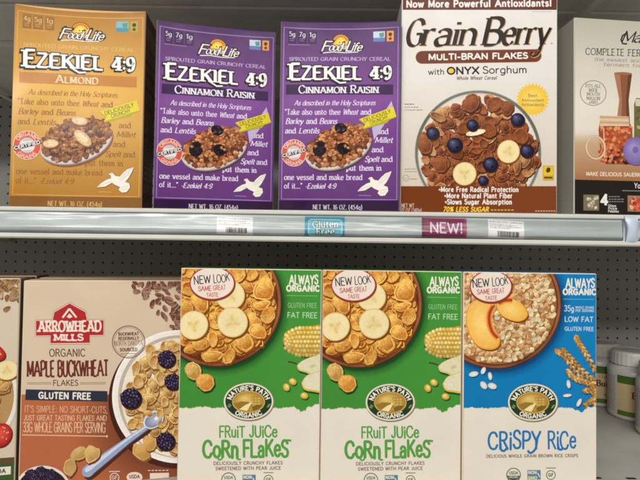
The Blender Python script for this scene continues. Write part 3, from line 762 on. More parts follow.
# ------------------------------------------------------------------ Ezekiel cartons
def ezekiel(flavour, loc, yaw, W, H, D, label):
    al = flavour == 'almond'
    root = thing('cereal_box', loc, yaw, label, 'cereal box', None)
    Q = [(281.0, 20.6), (401.3, 20.2), (277.9, 210.4), (399.3, 211.8)]
    sh = Sheet(Q, W, H, D, top_in=.001)
    cre = .0062 if al else .0042
    def sag(v):
        x, y, z = v; t = (x + W / 2) / W; c = cre * max(0, 4 * t * (1 - t)) ** .8
        k = max(0, (z - .8 * H) / (.2 * H))
        return (x, y, z - c * k)
    sh.sag = sag
    if al:
        top, mid, low, band = C3(166, 112, 28), C3(216, 168, 78), C3(168, 112, 30), C3(132, 86, 34)
        frame, ink, light, strip = C3(212, 160, 84), C3(146, 94, 40), C3(222, 184, 112), C3(186, 122, 52)
        side, topc = C3(84, 58, 34), C3(226, 176, 118)  # pale top fold: its bright highlight is put into the colour too
    else:
        top, mid, low, band = C3(70, 32, 86), C3(122, 72, 140), C3(92, 48, 110), C3(46, 20, 58)
        frame, ink, light, strip = C3(160, 128, 188), C3(226, 214, 232), C3(208, 190, 220), C3(54, 28, 70)
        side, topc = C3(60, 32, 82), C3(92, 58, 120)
    carton(root, W, H, D, band, side, topc, crease=cre, tilt=1.05, worn_sheen=mixc(band, (.62, .58, .56), .28))  # edges lightened for board wear and for a sheen line painted in
    a = sh.part()
    def bg(u, v):
        c = mixc(top, mid, min(1, v / .42)) if v < .42 else mixc(mid, low, (v - .42) / .58)
        g = 1 + .12 * (1 - min(1, hypot(u - .6, (v - .45) * 1.3) / .6))  # broad sheen put into the print colour, brightest right of centre
        return mul(c, g)
    a.grid(276, 18, 404, 213.5, 24, 24, lambda u, v: mixc(top, band, .6) if v < .04 else bg(u, v))
    a.grid(276, 200.5, 404, 213.5, 16, 2, lambda u, v: band)
    fr = [(284.2, 26.8 + 0), (398.4, 26.6), (396.6, 199.8), (281.4, 199)]
    pts = []
    for i in range(4):
        p, q = fr[i], fr[(i + 1) % 4]
        for k in range(10): pts.append((p[0] + (q[0] - p[0]) * k / 10, p[1] + (q[1] - p[1]) * k / 10))
    a.line(pts, .75, frame, closed=True)
    a.build('front_print', root)
    # nutrition squares
    a = sh.part(); b = sh.part()
    for x, w, tx in ((288.4, 8, '4g' if al else '5g'), (297.8, 9, '5g' if al else '7g'), (308.4, 8.4, '1g')):
        a.shape([(x, 28.8), (x + w, 28.8), (x + w, 43), (x, 43)], mixc(top, band, .55))
    a.line([(288.4, 44.2), (310, 44.2)], .5, frame)
    a.build('nutrition_panel', root)
    for x, w, tx in ((288.4, 8, '4g' if al else '5g'), (297.8, 9, '5g' if al else '7g'), (308.4, 8.4, '1g')):
        b.ctext(tx, x + w / 2, 35.4, w * .68, 4.6, F_SERIF, light if al else ink)
        for k in (0, 1): b.line([(x + w * .2, 38 + k * 2), (x + w * (.8 - .1 * k), 38 + k * 2)], .7, mixc(frame, band, .3))
    b.build('nutrition_lettering', root)
    # brand logo: rising sun above script
    a = sh.part()
    a.ell(341, 40.4, 8.6, 8.4, C3(60, 36, 30), 0, 24); a.ell(341, 40.4, 7.9, 7.7, C3(240, 190, 60), 0, 24)
    for k in range(9):
        t = radians(200 + k * 17.5); x, y = 341 + 6.3 * cos(t), 40.6 + 6.3 * sin(t)
        a.ell(x, y, 1.5, .8, C3(196, 90, 40), t, 10)
    a.ell(341, 41.5, 4.2, 4, C3(250, 214, 90), 0, 18); a.ell(339.6, 41, .7, .8, C3(120, 70, 30), 0, 8); a.ell(342.6, 41, .7, .8, C3(120, 70, 30), 0, 8); a.line([(339.2, 43.2), (341, 44.2), (342.8, 43.2)], .6, C3(120, 70, 30))
    blk = C3(40, 26, 36); wh = C3(238, 232, 226)
    lt = [('F', 321.5, 328.3, 50.2, 10.4), ('ood', 328.6, 341, 50, 8.6), ('for', 341.4, 346.6, 48.4, 5.6), ('L', 345.6, 351.2, 50.4, 10.4), ('ife', 351.4, 361, 50.2, 8.6)]
    for tx, x0, x1, y, h in lt: a.text(tx, x0, y, x1, y + .2, h, F_SCRIPT, blk, extra=.22)
    for tx, x0, x1, y, h in lt: a.text(tx, x0, y, x1, y + .2, h, F_SCRIPT, wh)
    a.line([(323, 52.6), (333, 51.4), (345, 52.4), (358, 51.6)], .9, wh)
    a.build('brand_logo', root)
    # certification badges
    a = sh.part()
    a.shape([(373.4, 30), (385, 30), (385, 40.8), (373.4, 40.8)], C3(120, 176, 190) if al else C3(196, 206, 220))
    a.shape([(373.4, 36.6), (385, 36.6), (385, 40.8), (373.4, 40.8)], C3(72, 140, 160) if al else C3(92, 120, 176))
    a.shape([(379, 32), (384, 31), (384, 36), (380, 36.4)], C3(84, 150, 120))
    a.shape([(386.8, 30), (393.8, 30), (393.8, 40.8), (386.8, 40.8)], C3(170, 160, 50) if al else C3(226, 150, 66))
    a.ell(390.3, 33.6, 1.9, 2, C3(60, 44, 24), 0, 12); a.ell(390.3, 38, 1.6, 1.6, C3(90, 60, 30), 0, 10)
    a.build('certification_badges', root)
    # tagline and title
    a = sh.part()
    a.text('SPROUTED GRAIN CRUNCHY CEREAL', 289.5, 60.8, 390.5, 60.6, 3.4, F_SERIF, light); a.build('tagline', root)
    a = sh.part(); blk = C3(24, 16, 18)
    TF = st(.26, .09, serif=.13, gap=.2); wh = C3(240, 236, 232)
    T = (('E', 290.4, 300.4, 79.4, 15.6), ('ZEKIEL', 301.6, 361.6, 79.2, 12.8), ('4', 370, 378.6, 79.2, 12.8), ('9', 384, 390.8, 79.2, 12.8))
    for dx, dy, e, col in ((-1.1, 1.5, .06, blk), (-.55, .75, .06, blk), (0, 0, .14, blk), (0, 0, 0, wh)):
        for tx, x0, x1, y, h in T: a.text(tx, x0 + dx, y + dy, x1 + dx, y + dy, h, TF, col, extra=e)
        for yy in (76.8, 70.8): a.ell(381.4 + dx, yy + dy, 1.25 + e * 7, 1.35 + e * 7, col, 0, 14)
        a.line([(331 + dx, 73 + dy), (335 + dx, 80 + dy), (340 + dx, 83 + dy), (346 + dx, 82.4 + dy)], 1.6 + e * 8, col)
    a.build('title_lettering', root)
    a = sh.part(); a.grid(286, 84.5, 393.2, 94.6, 12, 1, lambda u, v: mul(strip, 1 + .1 * u))
    if al: a.text('ALMOND', 319, 93.2, 357, 93, 7.2, st(.18, .07, serif=.12, gap=.22, small=True), C3(240, 214, 170))
    else: a.text('CINNAMON RAISIN', 299, 93.2, 378.2, 93, 7.6, st(.18, .07, serif=.12, gap=.16, small=True), C3(236, 226, 236))
    a.build('flavour_band', root)
    # scripture
    a = sh.part(); S, I = st(.18, .08, serif=.11, gap=.17), st(.17, .07, slant=.26, serif=.05, gap=.13)
    a.text('As described in the Holy Scriptures', 294.5, 105.3, 375, 105.1, 4.9, I, ink)
    a.text('"Take also unto thee', 285, 114.6, 340.2, 114.6, 5.4, S, ink); a.text('Wheat', 343, 114.6, 357.6, 114.6, 5.4, I, ink); a.text('and', 360.8, 114.6, 370.8, 114.6, 5.4, S, ink)
    a.text('Barley', 285.8, 123.8, 302.8, 123.8, 5.4, I, ink); a.text('and', 306.4, 123.8, 316.6, 123.8, 5.4, S, ink); a.text('Beans', 319.6, 123.8, 336.6, 123.8, 5.4, I, ink)
    a.text('and', 285.4, 133.3, 295.6, 133.3, 5.4, S, ink); a.text('Lentils', 299, 133.3, 318.8, 133.3, 5.4, I, ink)
    a.text('and', 377.2, 134, 388, 134, 5.4, S, ink); a.text('Millet', 375, 142.7, 392.6, 142.7, 5.4, I, ink); a.text('and', 372, 152.2, 383, 152.2, 5.4, S, ink)
    a.text('Spelt', 365, 161.8, 379, 161.8, 5.4, I, ink); a.text('and', 381.6, 161.8, 392.2, 161.8, 5.4, S, ink); a.text('put them in', 346.6, 170.6, 381, 170.6, 5.4, S, ink)
    a.text('one vessel and make bread', 284.4, 179.8, 362, 179.9, 5.4, S, ink); a.text('of it..."', 284.2, 188.4, 302, 188.5, 5.4, S, ink); a.text('-Ezekiel 4:9', 305, 188.5, 335.4, 188.6, 5, I, ink)
    a.build('scripture_lettering', root)
    # bowl of cereal
    a = sh.part(); rr = random.Random(5 if al else 9)
    wht, shd = C3(208, 196, 192), C3(158, 140, 146)
    def bowl(t):
        x, y = 34.5 * cos(t), 20.5 * sin(t) * (1 if sin(t) > 0 else .92); r = -.36
        return (338 + x * cos(r) - y * sin(r), 147.6 + x * sin(r) + y * cos(r))
    if not al: a.shape([(372, 128), (384, 113), (391.5, 101), (393.4, 108), (386, 122), (374, 140)], C3(190, 176, 204))
    a.shape([(p[0] + 1.2, p[1] + 2.6) for p in (bowl(2 * pi * k / 40) for k in range(40))], C3(90, 58, 60) if not al else C3(134, 84, 36))
    a.shape([bowl(2 * pi * k / 40) for k in range(40)], wht)
    a.line([bowl(.25 + 2.6 * k / 20) for k in range(21)], 1.1, shd)
    a.build('bowl_picture', root)
    a = sh.part(); P = []
    base = ((150, 96, 56), (118, 70, 40), (178, 122, 72), (136, 84, 46)) if al else ((176, 108, 66), (140, 80, 48), (196, 136, 88), (120, 66, 42))
    for k in range(330):
        t, q = rr.uniform(0, 2 * pi), sqrt(rr.random()) * .96
        c = bowl(t); x, y = 338 + (c[0] - 338) * q, 145.2 + (c[1] - 147.6) * q - (1 - q * q) * 3.2
        P.append((y, x))
    P.sort()
    a.shape([(338 + (bowl(2 * pi * k / 30)[0] - 338) * .92, 144.6 + (bowl(2 * pi * k / 30)[1] - 147.6) * .9) for k in range(30)], C3(84, 48, 34))
    for y, x in P:
        c = C3(*rr.choice(base)); r = rr.uniform(1.2, 2.3); k = rr.uniform(.8, 1.15)
        a.flake(x, y, r * 1.25, mul(c, .62 * k), mul(c, 1.6 * k), rr, rr.uniform(.65, 1), mul(c, .4), n=9)
    if al:
        for x, y, rx, ry, r in ((341, 128.6, 7.6, 4.4, .12), (344, 145, 10.2, 5.6, .75), (315, 151, 7.4, 4.2, -.1)):
            a.ell(x + .7, y + 1, rx, ry, C3(84, 48, 26), r, 22); a.ell(x, y, rx, ry, C3(176, 120, 66), r, 22)
            a.ell(x, y - .3, rx * .93, ry * .88, C3(240, 224, 186), r, 22, edge=C3(214, 178, 122), rings=2)
            a.line([(x - rx * .5 * cos(r), y - rx * .5 * sin(r)), (x + rx * .6 * cos(r), y + rx * .6 * sin(r))], .4, C3(204, 168, 112))
    else:
        for x, y, rx, ry in ((340.6, 128.4, 6.2, 5.2), (319.6, 149, 6.8, 8), (343.4, 148.6, 6.6, 6)):
            a.ell(x, y, rx, ry, C3(34, 24, 30), .3, 20)
            for k in range(9):
                a.ell(x + rr.uniform(-.55, .55) * rx, y + rr.uniform(-.6, .5) * ry, rx * rr.uniform(.25, .4), ry * .16, C3(*rr.choice(((66, 52, 60), (52, 38, 48), (22, 14, 20), (88, 76, 84)))), rr.uniform(-1.2, 1.2), 10)
        for k in range(26):
            t, q = rr.uniform(0, 2 * pi), sqrt(rr.random()) * .8; c = bowl(t)
            x, y = 338 + (c[0] - 338) * q, 144 + (c[1] - 147.6) * q
            if min(hypot(x - u, y - v) for u, v in ((340.6, 128.4), (319.6, 149), (343.4, 148.6))) > 7.5 or rr.random() < .15:
                a.ball(x, y, 2, 1.6, C3(232, 176, 116), C3(190, 126, 76), C3(96, 54, 34), rr.uniform(0, 3), n=10)
    a.build('cereal_picture', root)
    # yellow ribbon
    a = sh.part(); ye = C3(222, 206, 46)
    a.shape([(358.6, 119.8), (392.8, 107.4), (396, 117.4), (389.6, 119.8), (387, 123), (363.2, 129.4), (364.8, 124.6)], mul(ye, .62))
    a.shape([(359.4, 119.2), (393.4, 106.8), (396.4, 116.6), (388, 119.2), (363, 128.4), (365.6, 123.9)], ye)
    a.text('DELICIOUSLY', 364.5, 122.3, 391, 112.7, 3.5, F_SANS, C3(92, 88, 40)); a.text('CRUNCHY', 370.5, 124.8, 388, 118.4, 3.3, F_SANS, C3(92, 88, 40))
    a.build('ribbon', root)
    # organic seal
    a = sh.part(); red = C3(206, 82, 46) if al else C3(204, 84, 66)
    a.ell(294, 153, 12.6, 13.6, C3(232, 214, 200), 0, 40); a.ell(294, 153, 12, 13, red, 0, 40)
    a.shape([(294 + r * cos(t), 153 + r * 1.05 * sin(t)) for k in range(44) for t in (2 * pi * k / 44,) for r in ((7.4, 6.4)[k % 2],)], C3(226, 216, 214))
    a.arc('ORGANIC', 294, 153, 8.1, 8.9, 152, 28, 3.3, F_SANS, C3(240, 216, 200)); a.arc('GRAINS', 294, 153, 11.4, 12.4, 220, 320, 3.3, F_SANS, C3(240, 216, 200))
    a.shape([(281.6, 154.2), (305.6, 147.6), (306.6, 151.4), (282.6, 158.4)], C3(30, 26, 30))
    a.text('CERTIFIED', 283.2, 157.3, 305.6, 151, 2.8, F_BOLD, C3(236, 232, 232))
    for k in range(3): a.line([(290, 146.2 + k * 1.3), (298, 145.4 + k * 1.3)], .5, C3(150, 140, 140)); a.line([(290.5, 158.6 + k * 1.3), (298, 157.6 + k * 1.3)], .5, C3(150, 140, 140))
    a.build('organic_seal', root)
    # dove
    a = sh.part(); wh, gy, dk = C3(236, 230, 218), C3(200, 190, 176), C3(92, 70, 60)
    body = [(369.6, 177.4), (371.6, 177), (374.4, 180), (378.4, 180.6), (381, 177.4), (385.4, 173.4), (391.6, 171.2), (389.6, 176.4), (386.6, 182), (383.6, 185.6), (387.6, 187), (388.2, 191), (385, 195.4), (380.6, 196), (377.6, 193.4), (378.8, 190.6), (374, 188.6), (371.4, 186.6), (365, 190.4), (357.4, 191.4), (361.4, 187), (366.6, 183.6), (370.4, 182.4), (370, 179.6), (368, 178.8)]
    a.line([(x + .2, y + .2) for x, y in body], 1., dk, closed=True); a.shape(body, wh)
    for p in ([(378, 183), (383, 178), (390, 172.6)], [(379.6, 184), (384.6, 179.6), (388.4, 176)], [(371, 185.6), (366, 187), (359.4, 190.6)], [(380, 191), (384.6, 189.6), (387, 189.4)], [(380, 193.4), (384, 192.6), (386, 191.4)]): a.line(p, .5, gy)
    a.ell(370.2, 178.4, .4, .4, dk, 0, 6)
    a.line([(358.6, 195.4), (371, 195.6)], .6, frame)
    a.build('dove_emblem', root)
    a = sh.part(); a.text('NET WT. 16 OZ. (454g)', 313, 209.2, 362, 209.6, 4.4, F_SERIF, light if al else C3(226, 214, 226)); a.build('net_weight_lettering', root)
    # ingredient print on the right side panel
    V = []; F = []; Cc = []; rr = random.Random(2); z = H - .02
    lc = C3(176, 140, 92) if al else C3(150, 120, 170)
    while z > .02:
        y = -D / 2 + .006
        while y < D / 2 - .006:
            l = rr.uniform(.002, .007); b = len(V); e = min(D / 2 - .006, y + l)
            V += [(W / 2 + .0002, y, z), (W / 2 + .0002, e, z), (W / 2 + .0002, e, z + .0014), (W / 2 + .0002, y, z + .0014)]; Cc += [mul(lc, rr.uniform(.6, 1))] * 4
            F.append((b, b + 1, b + 2, b + 3)); y += l + .0013
        z -= rr.choice((.0036, .0036, .0036, .008))
    mesh_obj('side_print', V, F, M_INK, root, Cc)
    return root

# ------------------------------------------------------------------ Grain Berry carton
def grain_berry(loc, yaw, W, H, D):
    root = thing('cereal_box', loc, yaw, 'tall white bran flakes carton with a brown base band and glass bowl picture', 'cereal box')
    sh = Sheet([(402.0, -1.7), (557.5, -2.8), (399.8, 212.4), (557.0, 214.1)], W, H, D)
    wt = C3(221, 216, 209); br = C3(112, 58, 32)
    carton(root, W, H, D, wt, C3(196, 184, 172), br, crease=.001)
    a = sh.part()
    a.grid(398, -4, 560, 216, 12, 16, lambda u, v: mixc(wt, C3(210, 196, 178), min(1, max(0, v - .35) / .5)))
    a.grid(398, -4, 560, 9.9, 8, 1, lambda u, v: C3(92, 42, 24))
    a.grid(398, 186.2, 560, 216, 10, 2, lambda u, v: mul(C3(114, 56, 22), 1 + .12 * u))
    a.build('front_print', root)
    a = sh.part(); a.text('Now More Powerful Antioxidants!', 406.8, 7.2, 551, 6, 6.2, F_BOLD, C3(232, 222, 214)); a.build('top_slogan', root)
    # title
    a = sh.part(); tan, dk = C3(176, 140, 90), C3(38, 20, 12)
    T = (('G', 405.5, 420.5, 46, 26.5), ('rain', 421, 474, 45.6, 24.4), ('B', 482.5, 499.5, 45, 27), ('err', 501.5, 533, 44.6, 24.4), ('y', 536.5, 547, 44, 24.4))
    for off, col, e in (((.55, .5), tan, .02), ((0, 0), dk, 0)):
        for tx, x0, x1, y, h in T: a.text(tx, x0, y, x1, y - .2, h, F_CALLI, col, extra=e, off=off)
    a.ell(551.6, 43.4, .8, .8, C3(150, 130, 110), 0, 8); a.build('title_lettering', root)
    a = sh.part(); pc = C3(108, 54, 28)
    def pill(e):
        L = []
        for k in range(13):
            t = pi / 2 + pi * k / 12; L.append((422 + (6 + e) * cos(t), 57.4 - (6 + e) * sin(t)))
        for k in range(13):
            t = -pi / 2 + pi * k / 12; L.append((535 + (6 + e) * cos(t), 55.6 - (6 + e) * sin(t)))
        return L
    a.shape(pill(.5)[::-1], C3(150, 100, 66)); a.shape(pill(0)[::-1], pc)
    a.text('MULTI-BRAN FLAKES', 428.8, 59.8, 527.4, 58.2, 5.4, F_BOLD, C3(240, 232, 224)); a.build('flavour_pill', root)
    a = sh.part()
    for o, col, w in ((.5, tan, 2.4), (0, dk, 1.5)):
        a.line(catmull([(541.4 + o, 46 + o), (540 + o, 50.6 + o), (537.6 + o, 54.4 + o), (534 + o, 56.4 + o), (531 + o, 55.4 + o), (531.4 + o, 53 + o), (533.4 + o, 52.8 + o)], 5), w, col)
    a.build('title_swash', root)
    a = sh.part(); ik = C3(52, 42, 40)
    a.ell(451.2, 70.8, 2.6, 2.6, C3(232, 190, 50), 0, 18)
    a.text('with', 428.4, 74.6, 444, 74.4, 5.6, F_SANS, ik); a.text('ONYX', 447.4, 74.2, 478.6, 73.6, 6.6, F_BOLD, C3(34, 28, 28)); a.text('Sorghum', 483, 73.4, 526.4, 72.8, 6.8, F_SANS, ik)
    a.text('Whole Wheat Cereal', 456.6, 79.8, 496.4, 79.4, 3.3, F_BOLDI, C3(120, 108, 100))
    a.build('subtitle_lettering', root)
    # starburst
    a = sh.part()
    a.shape([(532.6 + r * cos(t), 99.6 + r * sin(t)) for k in range(56) for t in (2 * pi * k / 56,) for r in ((17.2, 14)[k % 2],)], C3(232, 190, 62))
    a.ell(532.6, 99.6, 13.6, 13.6, C3(242, 214, 110), 0, 30, edge=C3(232, 190, 62), rings=2)
    for tx, y, w in (('Best', 97, 9), ('Antioxidant', 101.6, 22), ('Antioxidants', 106, 22)): a.ctext(tx, 532.6, y, w, 3, F_SANS, C3(150, 116, 40))
    a.build('starburst', root)
    # glass bowl of flakes
    a = sh.part(); cx, cy, RR = 478, 153.4, 62
    a.ell(cx, cy, RR + 1, RR + 1, C3(120, 122, 108), 0, 80)
    a.ell(cx, cy, RR - 1.6, RR - 1.6, C3(236, 228, 218), 0, 80, edge=lambda r: mixc(C3(236, 228, 218), C3(206, 196, 182), max(0, r - .8) * 4), rings=5)
    a.ring(cx, cy, RR - .4, RR - .4, 3.4, None, 90, fn=lambda k, t: mixc(C3(92, 94, 82), C3(176, 176, 162), abs(2 * k - 1) * (.6 + .4 * sin(3 * t))))
    a.build('glass_bowl_picture', root)
    a = sh.part(); rr = random.Random(21); n = 0
    sd = C3(74, 38, 24)
    for x, y in a.scatter(cx, cy, 55.5, 7.4, rr) + a.scatter(cx, cy, 54, 10, rr):
        if y > 195: continue
        lo, hi = (C3(84, 38, 22), C3(176, 104, 60)) if rr.random() < .82 else (C3(140, 82, 46), C3(218, 164, 108))
        a.flake(x, y, rr.uniform(4.6, 7.4), lo, hi, rr, rr.uniform(.5, .95), sd, rim=1.25)
    for x, y, r, q in ((438, 117, 8.6, .5), (471, 103, 9.5, .8), (494, 104, 8, .9), (507, 108, 7.6, .8), (425, 146, 8, .9), (517, 166, 9, .4), (440, 165, 8, .8), (455, 152, 9, .6), (488, 130, 9, .8), (521, 136, 8, .9), (465, 128, 8, .8)):
        a.flake(x, y, r, C3(116, 58, 32), C3(160, 92, 52) if q > .5 else C3(196, 142, 88), rr, q, sd, rim=1.3)
    a.ell(476, 133.4, 10.4, 3.4, C3(92, 52, 30), -.2, 24); a.ell(475.6, 132.6, 10, 2.8, C3(240, 226, 190), -.2, 24)
    a.build('bran_flakes_picture', root)
    a = sh.part()
    a.banana(508.2, 151.6, 11.2, 11.6, .4); a.banana(464.4, 173.8, 11.6, 11.8, 1.)
    for x, y, r in ((432.6, 133.4, 6.6), (472.2, 125.2, 6), (454.6, 145.2, 7.8), (517.4, 119.8, 7), (526.8, 151, 7), (490.2, 164.6, 7.6), (483, 180.6, 5.2)):
        a.ell(x + .8, y + 1.2, r, r, C3(70, 38, 26), 0, 22); a.ball(x, y, r, r * .97, C3(104, 106, 136), C3(44, 44, 74), C3(18, 16, 34), 0, 22)
        a.ell(x - r * .25, y - r * .35, r * .4, r * .22, C3(112, 116, 142), .5, 14, edge=C3(60, 60, 92), rings=2); a.ell(x + r * .3, y + r * .3, r * .22, r * .17, C3(22, 20, 38), .4, 10)
    a.build('fruit_picture', root)
    # repaint of the base band over the bowl, then its lettering
    a = sh.part(); a.grid(398, 186.2, 560, 216, 10, 2, lambda u, v: mul(C3(114, 56, 22), 1 + .12 * u)); a.build('base_band', root)
    a = sh.part(); wl = C3(236, 226, 216)
    a.text('*More Free Radical Protection', 439, 191.6, 518, 191.8, 4.6, F_BOLD, wl); a.text('*More Natural Plant Fiber', 444.6, 197.9, 512, 198, 4.6, F_BOLD, wl); a.text('*Slows Sugar Absorption', 445.2, 204.1, 511.4, 204.2, 4.6, F_BOLD, wl)
    a.text('70% LESS SUGAR', 443, 211.4, 488, 211.6, 4.4, F_BOLDI, C3(240, 200, 60))
    for k in range(7): a.line([(490.5 + k * 3.4, 210), (493 + k * 3.4, 210)], 1.2, C3(200, 160, 70))
    a.text('NET WT', 401.4, 207.4, 414, 207.4, 3.7, F_SANS, C3(220, 196, 176)); a.text('12 OZ (340g)', 401.4, 212, 421.4, 212, 3.7, F_SANS, C3(220, 196, 176))
    for k in range(8): a.line([(535 + k * 2.6, 211), (536.8 + k * 2.6, 211)], 1., C3(200, 170, 140))
    a.build('base_lettering', root)
    g = C3(150, 138, 126)
    def notes(name, rows):
        a = sh.part()
        for y, l, c in rows:
            x = 404.6
            while x < 404.6 + l: q = R.uniform(1, 2.6); a.line([(x, y), (x + q, y)], .9, c); x += q + .5
        return a
    notes('', ((104.2, 8, C3(90, 84, 80)), (107.2, 14, g), (110, 17, g))).build('side_note', root)
    a = notes('', ((169, 12, g), (171.6, 10, g)))
    a.ring(406, 178, 3, 3, .6, g, 20); a.text('U', 404.8, 179.4, 407.2, 179.4, 2.6, F_SANS, g); a.line([(410, 179), (417, 179)], .8, g); a.build('kosher_mark', root)
    a = sh.part()
    for k in range(10): a.line([(532 + k * 2, 11.6), (533.2 + k * 2, 11.6)], .6, g)
    a.build('patent_note', root)
    a = sh.part()
    a.shape([(542.6, 165.6), (553.8, 165.6), (553.8, 180.6), (542.6, 180.6)], C3(196, 160, 44)); a.shape([(543.4, 166.4), (553, 166.4), (553, 175.4), (543.4, 175.4)], C3(222, 184, 50))
    a.ell(548.2, 170, 2.2, 2.8, C3(70, 60, 24), .4, 12); a.line([(544, 177.6), (552.4, 177.6)], 1.6, C3(70, 60, 30))
    a.build('yellow_badge', root)
    return root

# ------------------------------------------------------------------ fermentation kit carton
def ferment_kit(loc, yaw, W, H, D):
    root = thing('kit_box', loc, yaw, 'grey fermentation kit carton with jar photograph and black base, rightmost on upper shelf', 'kit box')
    sh = Sheet([(574.2, 17.0), (710.2, 25.3), (573.9, 214.6), (711.2, 217.6)], W, H, D)
    bgc = C3(176, 172, 156)
    carton(root, W, H, D, bgc, C3(150, 148, 136), C3(150, 146, 134), crease=.001)
    a = sh.part()
    def bg(u, v):
        c = mixc(bgc, C3(220, 213, 197), min(1, v * 2.4))
        if v > .62: c = mixc(C3(196, 164, 128), C3(162, 110, 74), min(1, (v - .62) / .18))
        elif v > .57: c = mixc(C3(220, 213, 197), C3(196, 164, 128), (v - .57) / .05)
        return c
    a.grid(570, 14, 714, 220, 16, 40, bg)
    a.shape([(570, 179.4), (714, 183), (714, 220), (570, 220)], C3(36, 30, 27))
    a.build('front_print', root)
    a = sh.part(); dk = C3(44, 38, 34)
    a.text('Mason', 621.5, 41.6, 662, 43.6, 10.4, F_SCRIPT, dk)
    a.line([(627, 44), (622.6, 43.6), (621, 40), (622.6, 35.6), (626, 33.6)], 1.6, dk)
    a.build('brand_script', root)
    a = sh.part(); a.text('COMPLETE FERMENTATION KIT', 585.6, 54.6, 699, 58.4, 6.6, F_TYPE, C3(62, 56, 50))
    g = C3(128, 120, 106)
    a.text('the easiest and tastiest way to', 594.4, 60.8, 690, 64, 3.4, F_TYPE, g); a.text('ferment for vegetables', 603.6, 66, 680, 68.6, 3.4, F_TYPE, g)
    a.build('title_lettering', root)
    a = sh.part(); a.ring(593.2, 93, 12.9, 12.4, .55, C3(84, 76, 68), 48)
    for tx, y, w in (('FITS ALL', 87.4, 15), ('WIDE', 91.6, 9), ('MOUTH', 95.6, 12.6), ('MASON', 99.8, 13), ('JARS', 103.6, 9)): a.ctext(tx, 593.2, y, w, 3, F_TYPE, C3(70, 62, 56), slope=.03)
    a.build('round_badge', root)
    # jar photograph
    a = sh.part(); rr = random.Random(4)
    wood = [(614, 73.4), (632, 74), (630.4, 86), (628.6, 100), (629.6, 118), (631, 140), (615.6, 140), (617, 118), (619.2, 100), (616.6, 86)]
    a.shape(wood, C3(138, 88, 62))
    a.shape([(614, 73.4), (620, 73.6), (622, 100), (620.6, 140), (615.6, 140), (617, 118), (619.2, 100), (616.6, 86)], C3(168, 116, 86)); a.shape([(628, 74), (632, 74), (630.4, 86), (628.6, 100), (629.6, 118), (631, 140), (627, 140), (626, 100)], C3(104, 62, 44))
    a.ell(623, 73.6, 9, 1.5, C3(156, 104, 76), .03, 24)
    a.shape([(636, 98), (660, 99), (661, 104), (661, 140), (634, 140), (634, 104)], C3(110, 104, 62)); a.shape([(635.4, 99), (662, 100), (662, 107), (635.4, 106)], C3(204, 196, 176))
    for k in range(24): a.ell(rr.uniform(637, 658), rr.uniform(110, 138), 2.2, 1.6, C3(*rr.choice(((150, 150, 84), (176, 168, 104), (90, 90, 48)))), rr.uniform(0, 3), 10)
    jar = [(599.6, 115.6), (628.6, 116.4), (629.4, 122), (632.4, 128), (632.4, 158), (629, 164.6), (606, 164.2), (601, 158), (598.4, 130), (599.8, 122)]
    a.shape(jar, C3(150, 78, 48))
    for k in range(170):
        x, y = rr.uniform(600, 631), rr.uniform(127, 163)
        dark = (y - 145) / 30 + (x - 612) / 40
        c = C3(*rr.choice(((206, 112, 66), (184, 88, 50), (218, 142, 92), (166, 72, 42)))) if rr.random() > dark else C3(*rr.choice(((90, 40, 34), (60, 34, 30), (120, 54, 42))))
        a.ell(x, y, rr.uniform(1.2, 2.8), rr.uniform(1, 1.9), c, rr.uniform(0, 3), 9)
    a.shape([(599.6, 115.6), (628.6, 116.4), (629.4, 126), (599.8, 126)], C3(206, 176, 140)); 
    for k in range(4): a.line([(599.8, 117 + k * 2.6), (629, 117.8 + k * 2.6)], .6, C3(232, 214, 184) if k % 2 else C3(170, 130, 98))
    a.line([(603.6, 128), (604.6, 158)], 1.1, C3(236, 176, 150))
    a.build('tomato_jar_picture', root)
    a = sh.part()
    a.ring(595.6, 147.6, 9.2, 11.2, 2.2, None, 40, rot=-.15, fn=lambda k, t: mixc(C3(232, 214, 184), C3(170, 130, 92), abs(2 * k - 1)))
    a.ring(595.6, 147.6, 6.4, 8.2, .6, C3(206, 170, 130), 36, rot=-.15); a.build('lid_ring_picture', root)
    a = sh.part(); a.ell(636.6, 152, 13, 14, C3(92, 74, 110), 0, 40); a.ell(636, 151, 13, 14, C3(160, 144, 196), 0, 40, edge=C3(116, 98, 156), hx=-.3, hy=-.3, rings=3); a.ell(635.4, 150, 3, 3.4, C3(120, 98, 164), 0, 20); a.build('purple_lid_picture', root)
    a = sh.part(); a.text('MAKE DELICIOUS SAUERKRAUT', 586.4, 175.4, 651.6, 176.8, 3.5, F_SANS, C3(240, 228, 210)); a.build('slogan_lettering', root)
    # base band pictures
    a = sh.part()
    a.shape([(583.4, 194.6), (599, 194.8), (599, 210.6), (583.4, 210.4)], C3(120, 108, 88))
    for k in range(16): a.ball(rr.uniform(586, 597), rr.uniform(197.4, 208), 2.5, 2.2, C3(240, 232, 206), C3(200, 188, 152), C3(110, 98, 74), rr.uniform(0, 3), 10)
    a.build('garlic_picture', root)
    a = sh.part(); a.shape([(627.6, 195.4), (645, 195.8), (645, 211.8), (627.6, 211.4)], C3(150, 120, 92))
    for k in range(26): a.ell(rr.uniform(630, 643), rr.uniform(197.6, 209.6), rr.uniform(1.2, 2.6), 1.7, C3(*rr.choice(((196, 60, 44), (214, 96, 70), (226, 176, 140), (170, 46, 36)))), rr.uniform(0, 3), 10)
    a.build('salad_picture', root)
    a = sh.part(); wl = C3(232, 228, 222); g = C3(130, 124, 116)
    a.text('4', 601.2, 204.4, 607.2, 204.5, 9.6, F_BOLD, wl)
    for y, x1 in ((196.6, 619), (199.2, 622.4), (201.6, 622)):
        x = 608.6
        while x < x1: q = R.uniform(1.2, 3); a.line([(x, y), (x + q, y + .05)], 1., g); x += q + .7
